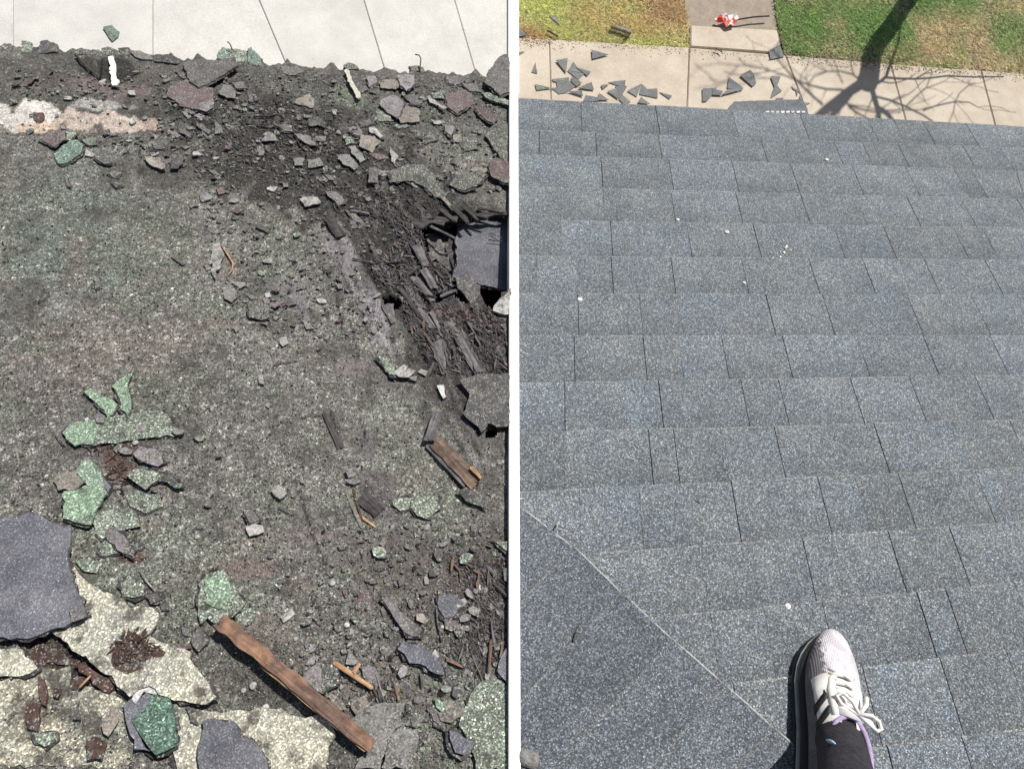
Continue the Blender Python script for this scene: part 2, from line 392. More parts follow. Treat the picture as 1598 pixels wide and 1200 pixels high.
edge_dirt([(801, 60), (857, 63), (1076, 76)], 500, 'soil', 'crumbs of soil along the mossy lawn edge')
edge_dirt([(1226, 88), (1345, 98), (1420, 105), (1531, 113), (1700, 126)], 1100, 'soil', 'crumbs of soil along the green lawn edge')
edge_dirt([(1077, 76), (1225, 88)], 120, 'soil', 'crumbs of soil at the walkway joint')
mb, nb, bb = newmat('grass_blades', .7); aa = N(nb, 'ShaderNodeAttribute', attribute_name='blade'); nb.links.new(aa.outputs['Color'], bb.inputs['Base Color'])
tl = N(nb, 'ShaderNodeBsdfTranslucent'); nb.links.new(aa.outputs['Color'], tl.inputs[0]); mx = N(nb, 'ShaderNodeMixShader'); mx.inputs[0].default_value = .4
nb.links.new(bb.outputs[0], mx.inputs[1]); nb.links.new(tl.outputs[0], mx.inputs[2]); nb.links.new(mx.outputs[0], nb.nodes['Material Output'].inputs[0])
MAT['blade'] = mb; bb.inputs['Subsurface Weight'].default_value = 0
lawn('lawn_grass', [(806, 57.5), (940, 65), (1076, 72), (1071, 30), (1060, -70), (770, -70)],
     'dry mossy yellow-brown lawn above the sidewalk', 150000,
     ('soil', [(.30, .22, .13), (.35, .29, .15), (.37, .32, .16), (.30, .29, .14), (.35, .36, .16)]), (.010, .026))
lawn('lawn_grass', [(1216, 40), (1226, 84), (1280, 89), (1345, 95), (1420, 102), (1490, 107), (1560, 111), (1760, 126), (1740, -70), (1200, -70)],
     'green patchy lawn crossed by the tree shadow', 190000,
     ('soil', [(.34, .29, .19), (.30, .28, .16), (.24, .26, .13), (.19, .24, .10), (.17, .25, .09)]), (.010, .034))

# ================================================================== RIGHT ROOF: new shingles
roofR = empty('shingled_roof', rmat(1, 0)); tag(roofR, 'intact new roof of blue-grey asphalt shingles with a ridge cap in its near corner', 'roof')
def seamx(y): return 801.5
# course boundaries: (y at px 815, y at px 1570)
CB = [(155, 198), (205, 232), (243, 268), (293, 312), (345, 357), (401, 407), (459, 462), (525.5, 524.5), (599, 586), (676, 656), (767, 731),
      (872, 815), (985, 910), (1105, 1015), (1235, 1140), (1385, 1280), (1560, 1440)]
JO = [
 [845, 907, 1026, 1147, 1255, 1362, 1403, 1449, 1517, 1590, 1650],
 [841, 930, 1030, 1120, 1192, 1308, 1353, 1409, 1512, 1571, 1640],
 [831, 939, 1047, 1147, 1240, 1338, 1424, 1500, 1528, 1610],
 [846, 942, 1050, 1153, 1256, 1345, 1425, 1511, 1600],
 [875, 954, 1075, 1181, 1265, 1309, 1388, 1499, 1545, 1620],
 [837, 900, 955, 1050, 1162, 1270, 1356, 1454, 1550, 1640],
 [902, 1000, 1062, 1125, 1202, 1292, 1427, 1530, 1610],
 [896, 1006, 1062, 1131, 1228, 1346, 1452, 1558, 1650],
 [881, 975, 1031, 1162, 1222, 1337, 1431, 1535, 1630],
 [880, 1015, 1055, 1130, 1216, 1290, 1375, 1500, 1590],
 [905, 1000, 1070, 1148, 1286, 1345, 1414, 1536, 1630],
 [880, 985, 1100, 1180, 1262, 1330, 1399, 1496, 1590],
 [870, 1010, 1115, 1200, 1294, 1370, 1445, 1491, 1600],
 [900, 1050, 1152, 1240, 1360, 1484, 1590],
 [880, 1010, 1130, 1260, 1400, 1520, 1640],
 [860, 990, 1150, 1290, 1430, 1580]]
FAINT = {845, 1403, 1120, 1353, 831, 1500, 846, 942, 875, 1265, 1545, 837, 900, 1000, 1125, 1062, 975, 880, 1130, 1290, 905, 1070, 1345, 1180, 985, 1330, 1100, 1200, 1115, 1370, 870}
VPD = (850, -770)
def bline(i, x): a, b = CB[i]; return a+(b-a)*(x-815)/755.
def joint_at(x, i, frac):          # pixel of a joint on course i at boundary frac (0 upper/far, 1 lower/near)
    ym = (bline(i, x)+bline(i+1, x))/2; k = (x-VPD[0])/(ym-VPD[1])
    b = i+frac; yy = bline(b, x) if isinstance(b, int) else bline(int(b), x)
    for _ in range(3): xx = x+k*(yy-ym); yy = bline(int(b), xx)
    return xx, yy
sh_n = 0
for i in range(16):
    xs = [None]+JO[i]+[None]
    for j in range(len(xs)-1):
        def corner(x, frac, side):
            if x is None:
                yb = bline(i+frac, 801 if side < 0 else 1700)
                return (801.5, yb) if side < 0 else (1700+(yb-600)*.35, yb)
            return joint_at(x, i, frac)
        A = corner(xs[j], 0, -1); B = corner(xs[j+1], 0, 1); Cc = corner(xs[j+1], 1, 1); Dd = corner(xs[j], 1, -1)
        a, b, c, d = [ruv(*q) for q in (A, B, Cc, Dd)]
        ga = .0003 if xs[j] in FAINT else .0010; gb = .0003 if xs[j+1] in FAINT else .0010
        if xs[j] is None: ga = 0
        ex = random.uniform(-.0012, .0012)          # each butt line is a little uneven
        a = a+[ga, ex]; d = d+[ga, 0]; b = b-[gb, -ex]; c = c-[gb, 0]
        up = (c+d)/2-(a+b)/2; up = up/np.linalg.norm(up)*.014; c = c+up; d = d+up   # runs on under the next course up
        cen = (a+b+c+d)/4; zb = random.uniform(.0046, .0062); rb = .0012
        K = max(3, int(np.linalg.norm(b-a)/.02)); vs, fs = [], []
        for r, (p, q, zt, zl) in enumerate(((a, b, zb-.0012, rb), (a+[0, -.0030], b+[0, -.0030], zb, None), ((a+d)/2, (b+c)/2, zb*.62, None), (d, c, .0009, -.0005))):
            for k in range(K+1):
                s = p+(q-p)*k/K-cen; wob = .0009*(vnoise(np.array([s[0]*20+i*7.3]), np.array([r*1.7+sh_n*3.1]))[0]-.5)
                vs.append((s[0], s[1]+(wob if r < 2 else 0), zt+(wob if r != 3 else 0)))
        base = len(vs)
        for p, q, zl in ((a, b, rb), (d, c, -.0006)):
            for k in range(K+1): s = p+(q-p)*k/K-cen; vs.append((s[0], s[1], zl))
        w_ = K+1
        for r in range(3):
            for k in range(K): fs.append((r*w_+k, r*w_+k+1, (r+1)*w_+k+1, (r+1)*w_+k)[::-1])
        for k in range(K): fs.append((base+k, base+k+1, k+1, k)); 
        fs.append((0, w_, 2*w_, 3*w_, base+w_, base)); fs.append((K, base+K, base+w_+K, 3*w_+K, 2*w_+K, w_+K))
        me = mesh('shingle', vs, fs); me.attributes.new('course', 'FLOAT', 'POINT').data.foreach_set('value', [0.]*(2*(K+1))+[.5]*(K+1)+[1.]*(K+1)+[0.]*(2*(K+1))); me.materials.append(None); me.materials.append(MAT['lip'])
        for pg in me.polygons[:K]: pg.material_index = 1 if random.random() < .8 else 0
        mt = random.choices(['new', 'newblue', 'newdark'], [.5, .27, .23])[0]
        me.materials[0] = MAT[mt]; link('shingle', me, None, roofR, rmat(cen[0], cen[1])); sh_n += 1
# deck board under the shingles, fascia and wall below the eave
e0, e1 = ruv(801.5, 158), ruv(1760, 209); n0, n1 = ruv(801.5, 1500), ruv(2200, 1500)
me = box_mesh('deck', [n0, n1, e1, e0], -.03, -.002); link('deck', me, 'wooddark', roofR, rmat(0, 0))
# near ridge-cap shingles crossing the corner
CL = [(740, 735), (810, 797), (893, 858), (968, 930), (1048, 1003), (1130, 1074), (1205, 1140), (1290, 1215), (1380, 1300)]
for k in range(len(CL)-1):
    a, b = np.array(CL[k], float), np.array(CL[k+1], float)
    din = np.array([-190., 205.])                                  # cross edges run down and to the left
    q = [a, b, b+din*1.5, a+din*1.5]
    P = [ruv(*t) for t in q]
    lim = ruv(802.5, 900)[0]
    # clip against the white strip: keep the part to the right of it
    def clip(poly):
        s0, s1 = ruv(808, 300), ruv(808, 1500); dr = s1-s0; out = []
        f = lambda p: dr[0]*(p[1]-s0[1])-dr[1]*(p[0]-s0[0])
        for t in range(len(poly)):
            p, r = poly[t], poly[(t+1) % len(poly)]
            fp, fr = f(p), f(r)
            if fp >= 0: out.append(p)
            if (fp >= 0) != (fr >= 0): out.append(p+(r-p)*fp/(fp-fr))
        return out
    test = np.array([1.0, 0])
    PP = clip(P)
    if len(PP) < 3: continue
    cen = sum(PP)/len(PP)
    me = plate('ridge_cap', [p-cen for p in PP], th=.0045, rag=.0004, seg=.02, ncurl=.0005, curl=0, grid=.03, flare=.0046)
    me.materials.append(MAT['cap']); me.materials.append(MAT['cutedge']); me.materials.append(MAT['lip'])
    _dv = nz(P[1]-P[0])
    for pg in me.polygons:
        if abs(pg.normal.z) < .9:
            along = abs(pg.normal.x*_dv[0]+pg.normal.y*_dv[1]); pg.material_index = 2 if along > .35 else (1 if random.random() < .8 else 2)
    m_ = rmat(cen[0], cen[1], .0145+.0*k, 0)
    # each cap leans so that its far end lies on the previous one
    ax = P[1]-P[0]; ang = math.atan2(ax[1], ax[0])
    m_ = rmat(cen[0], cen[1], .0150)@Matrix.Rotation(ang, 4, 'Z')@Matrix.Rotation(.034, 4, 'Y')@Matrix.Rotation(-ang, 4, 'Z')
    link('ridge_cap', me, 'cap', roofR, m_)

# white coping added between the two roofs, standing in for a white border
cp = [ruv(800.5, 1700), ruv(800.5, 112)]; dr = nz(cp[1]-cp[0]); pr = np.array([-dr[1], dr[0]])
q = [cp[0]-pr*.0085, cp[0]+pr*.0085, cp[1]+pr*.0155, cp[1]-pr*.0155]; q = [q[0], q[3], q[2], q[1]]
cen = sum(q)/4
me = box_mesh('divider', [p-cen for p in q][::-1], -.03, .024, .0015)
tag(link('divider_strip', me, 'divider', None, rmat(*cen)), 'added narrow white strip dividing the ruined roof from the new one', 'divider')

q = [gp(792.5, -60), gp(809, -60), gp(809, 150), gp(792.5, 150)]; cen = sum(q)/4  # strip added to carry that white border on across the ground
tag(link('ground_divider', box_mesh('divide', [(p-cen)[:2] for p in q][::-1], -.1, .03, .004), 'divider', None, gm(cen)), 'added white edging strip on the ground between pale pavement and lawn', 'divide')

# ================================================================== LEFT ROOF: decayed
roofL = empty('decayed_roof', rmat(-1, 0)); tag(roofL, 'ruined old roof with crumbling granules, rotten boards and a hole at its right side', 'roof')
HOLE = Z(4, [(1000, 168), (1090, 150), (1150, 165), (1240, 135), (1330, 105), (1440, 90), (1600, 96), (1600, 700), (1480, 692), (1420, 668), (1270, 645), (1235, 590), (1215, 500), (1195, 430), (1140, 405), (1085, 395), (1060, 330), (1045, 250)])
HOLE2 = Z(4, [(790, 618), (830, 608), (872, 618), (895, 652), (872, 690), (822, 690)])
HOLE3 = Z(4, [(1092, 600), (1165, 598), (1130, 650), (1092, 664)])
HOLE4 = Z(6, [(1440, 270), (1480, 250), (1500, 300), (1470, 335), (1440, 320)])
st = .0052
us = np.arange(-2.3, .6, st); vs_ = np.arange(-1.35, 1.5, st)
U, Vv = np.meshgrid(us, vs_)
WP = O+U[..., None]*EU+Vv[..., None]*EVW; PX, PY = topx(WP)
eave = 70+(PX-24)*.058+10*(fbm(PX/14, PX*0, 3, 3)-.5)*2+np.where(PX < 90, -3, 0)
keep = (PX < 797) & (PY > eave) & (PX > -330) & (PY < 1480)
for h in (HOLE, HOLE2, HOLE3, HOLE4):
    jx = PX+4*(vnoise(PX/5, PY/5, 9)-.5)*2; jy = PY+4*(vnoise(PX/5, PY/5, 10)-.5)*2
    keep &= ~inside_v(jx, jy, h)
# heights and colours
def blob(cx, cy, rx, ry, rot=0, soft=.35, rough=.5, seed=1):
    c, s = math.cos(rot), math.sin(rot); dx, dy = PX-cx, PY-cy
    r = np.hypot((dx*c+dy*s)/rx, (-dx*s+dy*c)/ry)+rough*(fbm(PX/22, PY/22, 5, seed)-.5)*2
    return np.clip((1-r)/soft+.5, 0, 1)
tint = np.zeros(PX.shape+(3,)); base = np.array([.126, .122, .110])
big = fbm(PX/120, PY/120, 4, 21)[..., None]; sm = fbm(PX/30, PY/30, 4, 31)[..., None]
tint[:] = base*(.72+.55*big)*(.7+.6*sm)
gran = np.clip(.85+.3*(fbm(PX/40, PY/40, 3, 44)-.5), 0, 1)
hgt = .004*(fbm(PX/55, PY/55, 4, 2)-.5)*2+.0022*(fbm(PX/9, PY/9, 3, 6)-.5)*2+.0008*(RNG.random(PX.shape)-.5)
def paint(m, col, g=None, dh=0):
    global tint, gran, hgt
    mm = m[..., None]; tint = tint*(1-mm)+np.array(col)*mm*(.75+.5*sm)
    if g is not None: gran = gran*(1-m)+g*m
    hgt = hgt+dh*m
paint(blob(95, 380, 130, 110, 0, .8)*.6, (.10, .135, .115))
paint(blob(250, 890, 170, 90, 0, .8)*.5, (.12, .145, .11))
paint(blob(640, 800, 110, 80, 0, .8)*.4, (.15, .17, .13))
paint(blob(700, 1130, 120, 100, 0, .8, .5, 3)*.55, (.13, .17, .12))
paint(blob(120, 590, 140, 60, 0, .8)*.4, (.12, .10, .09))
paint(blob(200, 500, 120, 30, .2, .8)*.45, (.17, .145, .13))
paint(blob(85, 480, 30, 13, .9, .9, .9)*.6, (.19, .19, .18))
# darker churned debris band by the eave and towards the hole
mA = np.clip((fbm(PX/48, PY/26, 5, 61)-.53)*8, 0, 1)
paint(mA*.75, (.062, .056, .053), .35, -.0008)
paint(np.clip((fbm(PX/70+9, PY/40, 5, 62)-.56)*8, 0, 1)*.7, (.115, .126, .10), 1.)
paint(np.clip((fbm(PX/60+30, PY/34, 5, 63)-.58)*8, 0, 1)*.6, (.135, .112, .096), .6)
paint(np.clip((fbm(PX/26+3, PY/18, 4, 64)-.60)*10, 0, 1)*.6, (.17, .168, .15), .9)
paint(blob(330, 150, 620, 62, .05, .5, .5, 5)*.7, (.060, .058, .052), .7)
paint(blob(500, 270, 270, 85, .32, .5, .8, 6)*.92, (.026, .023, .023), .6, .002)
paint(blob(665, 420, 110, 150, -.5, .5, .6, 7)*.92, (.024, .021, .021), .3, .002)
paint(blob(740, 560, 85, 130, 0, .5, .5, 8)*.9, (.034, .030, .031), .15, .004)
paint(blob(130, 125, 130, 12, .02, .6, .4, 9)*.8, (.075, .062, .056), .3)
paint(blob(170, 140, 60, 16, .1, .5, .5, 10)*.7, (.13, .095, .09), .3)
# flaking painted board, salmon wood showing
paint(blob(38, 180, 40, 24, 0, .12, 1.1, 12), (.72, .68, .62), .05, -.002)
paint(blob(48, 200, 36, 9, 0, .15, .9, 13), (.66, .50, .36), .05)
paint(blob(160, 190, 66, 14, .07, .15, 1.2, 14)*.9, (.62, .50, .42), .1)
paint(blob(240, 196, 16, 10, .3, .25, .8, 15)*.9, (.58, .42, .33), .1)
paint(blob(155, 165, 50, 8, .05, .2, .8, 16)*.7, (.55, .52, .50), .1)
paint(blob(180, 112, 32, 20, 0, .2, .4, 17)*.92, (.018, .017, .016), .1, -.003)
paint(blob(135, 105, 16, 14, 0, .2, .5, 18)*.85, (.03, .028, .026), .1, -.003)
# bare boards and felt
rw = math.atan2(1, .44)
paint(blob(568, 455, 100, 17, rw, .15, .35, 19), (.168, .155, .165), .02, .001)
paint(blob(520, 385, 30, 13, rw, .2, .35, 19), (.135, .12, .125), .02, .001)
paint(blob(432, 465, 30, 8, rw, .2, .5, 20)*.9, (.12, .112, .12), .05, .001)
paint(blob(465, 475, 36, 9, rw, .2, .5, 20)*.9, (.13, .12, .13), .05, .001)
paint(blob(550, 575, 30, 14, .1, .15, .3, 22)*.9, (.125, .108, .105), .05, .001)
paint(blob(570, 690, 34, 14, rw, .3, .5, 22)*.7, (.10, .095, .10), .2)
paint(blob(595, 770, 42, 26, rw, .3, .5, 23)*.75, (.075, .062, .07), .3)
paint(blob(500, 840, 60, 22, .1, .3, .4, 24)*.75, (.11, .092, .088), .25)
paint(blob(610, 860, 110, 32, .1, .3, .5, 25)*.8, (.095, .083, .078), .25)
paint(blob(395, 885, 42, 18, -.1, .25, .4, 26)*.85, (.135, .10, .092), .15)
paint(blob(650, 930, 110, 60, .5, .5, .5, 27)*.8, (.085, .070, .064), .35)
paint(blob(760, 900, 60, 90, 0, .5, .5, 28)*.8, (.055, .043, .039), .35)
paint(blob(400, 975, 60, 24, .5, .3, .5, 29)*.7, (.15, .12, .105), .2)
paint(blob(600, 1060, 70, 40, .2, .4, .6, 30)*.7, (.11, .09, .078), .3)
paint(blob(400, 1060, 70, 60, .6, .4, .5, 31)*.8, (.055, .055, .048), .6, -.004)
paint(blob(735, 500, 55, 16, .1, .3, .7, 32)*.85, (.09, .045, .032), .4)
paint(blob(190, 715, 26, 34, -.3, .35, .7, 33)*.9, (.075, .035, .028), .4)
paint(blob(205, 870, 22, 14, 0, .35, .6, 34)*.9, (.08, .035, .025), .4)
paint(blob(150, 830, 60, 60, 0, .6, .6, 35)*.4, (.13, .14, .11), .9)
paint(blob(110, 1050, 90, 40, .75, .3, .4, 36), (.035, .026, .022), .3, -.005)
paint(blob(545, 155, 30, 14, .4, .5, .6, 37)*.6, (.14, .165, .115), .9)
paint(blob(520, 1140, 60, 40, 0, .3, .5, 38)*.8, (.05, .045, .042), .3, -.003)
# long grooves in the rotten boards by the hole
gz = np.clip(blob(650, 430, 110, 150, -.5, .5)+blob(745, 600, 60, 150, 0, .5), 0, 1)
acr = (PX*math.cos(.42)*1.0-PY*math.sin(.42)); alo = PX*math.sin(.42)+PY*math.cos(.42)
groove = fbm(acr/6., alo/70., 4, 51)
hgt += gz*(.009*(groove-.5)*2); tint *= (1-gz[..., None]*.6*np.clip(.55-groove, 0, .5)[..., None]*3)
tint = tint+gz[..., None]*np.clip(groove-.56, 0, 1)[..., None]*np.array([.36, .33, .34])
# faint remains of the shingle courses
for yy in (250, 540, 830, 905, 250):
    line = np.abs(PY-(yy+(PX-400)*.01+3*(fbm(PX/30, PX*0, 3, yy)-.5)*4)); hgt += np.where(PY > yy, .0012, 0)*(line < 60)*np.exp(-line/60)
# board joints / cracks
for (x0, y0, x1, y1) in ((460, 750, 505, 890), (515, 640, 532, 700), (523, 450, 535, 520), (560, 650, 572, 690), (590, 935, 640, 1010), (545, 500, 560, 560)):
    t = np.clip((PY-y0)/(y1-y0), 0, 1); d = np.hypot(PX-(x0+(x1-x0)*t)-2*(vnoise(PY/8, PY*0, 3)-.5), (PY-(y0+(y1-y0)*t)))
    m = np.clip(1.6-d/1.8, 0, 1); hgt -= .004*m; tint = tint*(1-.75*m[..., None])
bandm = np.clip((fbm(PX/30, PY/30, 3, 91)-.42)*4, 0, 1)*np.clip((250-PY)/60, 0, 1)
hgt += bandm*.0035+np.clip((250-PY)/60, 0, 1)*.006*(fbm(PX/11, PY/8, 3, 92)-.5)
hgt -= np.clip((eave+9-PY)/9, 0, 1)**2*.012
tint = tint*np.clip(1.62-(tint.mean(-1, keepdims=True)-.2)*3.4, 1, 1.62); tint = tint*.8+.2*tint.mean(-1, keepdims=True); tint = np.clip(tint, .004, .8)
idx = -np.ones(PX.shape, int); idx[keep] = np.arange(keep.sum())
L = np.c_[U[keep], Vv[keep], hgt[keep]]
q = keep[:-1, :-1] & keep[1:, :-1] & keep[:-1, 1:] & keep[1:, 1:]
a, b, c, d = idx[:-1, :-1][q], idx[:-1, 1:][q], idx[1:, 1:][q], idx[1:, :-1][q]
me = bpy.data.meshes.new('roof_surface'); nv = len(L)
faces = np.c_[a, b, c, d]
# skirt round every open edge
ed = {}
E_ = np.concatenate([faces[:, [0, 1]], faces[:, [1, 2]], faces[:, [2, 3]], faces[:, [3, 0]]])
key = E_[:, 0]*nv+E_[:, 1]; rev = E_[:, 1]*nv+E_[:, 0]; bd = E_[~np.isin(key, rev)]
used_ = np.unique(bd); rm = {int(k_): i_ for i_, k_ in enumerate(used_)}
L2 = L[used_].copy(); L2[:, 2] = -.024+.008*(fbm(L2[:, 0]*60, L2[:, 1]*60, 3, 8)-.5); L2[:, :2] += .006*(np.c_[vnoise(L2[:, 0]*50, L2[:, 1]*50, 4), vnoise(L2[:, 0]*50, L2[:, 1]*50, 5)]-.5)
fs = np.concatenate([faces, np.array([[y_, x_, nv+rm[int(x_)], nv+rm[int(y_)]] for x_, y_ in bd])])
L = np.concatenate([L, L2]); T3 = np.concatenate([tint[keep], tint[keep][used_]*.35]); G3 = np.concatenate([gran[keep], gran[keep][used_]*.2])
me.vertices.add(len(L)); me.vertices.foreach_set('co', L.ravel()); me.loops.add(fs.size); me.loops.foreach_set('vertex_index', fs.ravel())
me.polygons.add(len(fs)); me.polygons.foreach_set('loop_start', np.arange(len(fs))*4); me.update(calc_edges=True)
me.color_attributes.new('tint', 'FLOAT_COLOR', 'POINT').data.foreach_set('color', np.c_[T3, np.ones(len(T3))].ravel())
me.attributes.new('granular', 'FLOAT', 'POINT').data.foreach_set('value', G3)
link('roof_surface', me, 'deck', roofL, rmat(0, 0))
def height_at(x, y):        # height of the worn surface under a pixel
    u, v_ = ruv(x, y); i = int(round((v_-vs_[0])/st)); j = int(round((u-us[0])/st))
    if 0 <= i < hgt.shape[0] and 0 <= j < hgt.shape[1]: return float(hgt[i, j])
    return 0.
# dark attic below
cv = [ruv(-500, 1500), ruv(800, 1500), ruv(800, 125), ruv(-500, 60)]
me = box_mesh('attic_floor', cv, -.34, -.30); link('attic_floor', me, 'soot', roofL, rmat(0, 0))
for k, x in enumerate((560, 700, 850)):
    p0, p1 = ruv(x-60, 240, -.05), ruv(x+110, 620, -.05); d_ = nz(p1-p0); n_ = np.array([-d_[1], d_[0]])*.02
    link('rafter', box_mesh('rafter', [p0-n_, p0+n_, p1+n_, p1-n_], -.17, -.05), 'wooddark', roofL, rmat(0, 0))
# walls below the eaves
for par, xa, ya, xb, yb in ((roofR, 802, 165, 1900, 223), (roofL, -420, 60, 795, 124)):
    A, B = at(xa, ya, -.03), at(xb, yb, -.03); A[1] -= .35; B[1] -= .35
    zt = min(A[2], B[2])-.02
    v = [(A[0], A[1], -.05), (B[0], B[1], -.05), (B[0], B[1]-.15, -.05), (A[0], A[1]-.15, -.05)]
    v += [(p[0], p[1], zt+.05) for p in v]
    me = mesh('wall', v, [(3, 2, 1, 0), (4, 5, 6, 7), (0, 1, 5, 4), (1, 2, 6, 5), (2, 3, 7, 6), (3, 0, 4, 7)])
    link('wall', me, 'siding', par, Matrix())

# ------------------------------------------------------------------ loose pieces
FR = 0
def frag(name, r, pts, mat, label, cat='shingle scrap', th=.0026, lift=None, curl=0., cd=0., tilt=None, rag=.0022, ncurl=.0014, group=None, ground=False, seg=.010, grid=.013, hgt_=True):
    global FR
    FR += 1; pp = Z(r, pts)
    if ground:
        w = [gp(x, y, (lift or .004)) for x, y in pp]; c = sum(w)/len(w)
        me = plate(name, [(p-c)[:2] for p in w], th, rag, .03, curl, ncurl, cd, .04); mw = gm(c)@Matrix.Rotation(random.uniform(-.03, .03), 4, 'X')
    else:
        cx = sum(p[0] for p in pp)/len(pp); cy = sum(p[1] for p in pp)/len(pp)
        if lift is None: lift = .0035+th*.6+(FR % 9)*.0002
        L_ = lift+(height_at(cx, cy) if hgt_ else 0)
        w = [ruv(x, y, L_) for x, y in pp]; c = sum(w)/len(w)
        me = plate(name, [p-c for p in w], th, rag, seg, curl, ncurl, cd, grid)
        if tilt is None: tilt = (random.uniform(-.035, .035), random.uniform(-.035, .035))
        mw = rmat(c[0], c[1], L_, 0, tilt)
    o = link(name, me, mat, None, mw); tag(o, label, cat, group)
    if not ground and th > .002 and mat in ('green', 'greenpale', 'greendark', 'greenteal', 'cream', 'creamdirty', 'slate', 'speck', 'maroon', 'mauve', 'mid'):
        Q = np.array([p-c for p in w]); sz = np.ptp(Q, axis=0).max()
        if sz > .028:
            Q = Q*(1+.0045/sz*random.uniform(1, 2.4))+[random.uniform(-.0018, .0018), random.uniform(-.0018, .0018)]
            link('backing', plate('backing', Q, .0018, .0032, .008, curl, ncurl, cd, max(.02, grid)), 'asph', o, mw@Matrix.Translation((0, 0, -th-.0004)))
    return o
def longpiece(name, r, p0, p1, w0, w1, th, mat, label, cat, lift=.006, raise_=0., parent=None, group=None, seed=None, zwide=1.):
    """a plank or splinter between two pixels; widths in px; ragged ends"""
    (x0, y0), (x1, y1) = Z(r, [p0, p1]); h = height_at((x0+x1)/2, (y0+y1)/2)
    a, b = ruv(x0, y0, lift+h), ruv(x1, y1, lift+h); Ln = np.linalg.norm(b-a); sc = Ln/max(1, math.hypot(x1-x0, y1-y0))
    k = max(3, int(Ln/.012)); vs, fs = [], []; sx = random.random()*99
    w0, w1 = w0*sc/2, w1*sc/2
    for i in range(k+1):
        t = i/k; w = w0+(w1-w0)*t; jl, jr = [(vnoise(np.array([t*k*.7+sx]), np.array([s]))[0]-.5)*w*.35 for s in (1., 5.)]
        bow = .003*math.sin(t*3.1)*min(1, Ln*5); z = th+raise_*t+bow
        x = (t-.5)*Ln; m_ = 4
        for j in range(m_+1):
            e = j/m_; yy = (-w+jl)*(1-e)+(w+jr)*e
            zz = z+th*.14*(vnoise(np.array([t*k*.35+sx]), np.array([e*9.+sx]))[0]-.5)*2-(.12*th if j in (0, m_) else 0)
            xe = x
            if i in (0, k): xe += (vnoise(np.array([e*5+sx]), np.array([i*3.3]))[0]-.5)*min(.02, Ln*.14)
            vs.append((xe, yy, zz))
        vs.append((x, w+jr, z-th)); vs.append((x, -w+jl, z-th))
    R_ = m_+3
    for i in range(k):
        for j in range(R_): fs.append((i*R_+j, (i+1)*R_+j, (i+1)*R_+(j+1) % R_, i*R_+(j+1) % R_))
    fs += [tuple(range(R_)), tuple(range(k*R_, (k+1)*R_))[::-1]]
    c = (a+b)/2; d = b-a
    o = link(name, mesh(name, vs, fs), mat, parent, rmat(c[0], c[1], lift+h-th*.6, math.atan2(d[1], d[0])))
    if parent is None: tag(o, label, cat, group)
    return o
def lump(name, r, p, rad, mat, label, cat='pebble', group=None, flat=.38):
    (x, y), = Z(r, [p]); R_ = rad*.2503*.00115 if r else rad*.0013
    bm = bmesh.new(); bmesh.ops.create_icosphere(bm, subdivisions=2, radius=R_)
    for v in bm.verts:
        v.co *= 1+random.uniform(-.12, .12); v.co.z *= flat
    me = bpy.data.meshes.new(name); bm.to_mesh(me); bm.free()
    me.polygons.foreach_set('use_smooth', [True]*len(me.polygons))
    u, v_ = ruv(x, y, R_*flat); o = link(name, me, mat, None, rmat(u, v_, R_*flat+height_at(x, y)+.001, random.random()*6)); tag(o, label, cat, group); return o
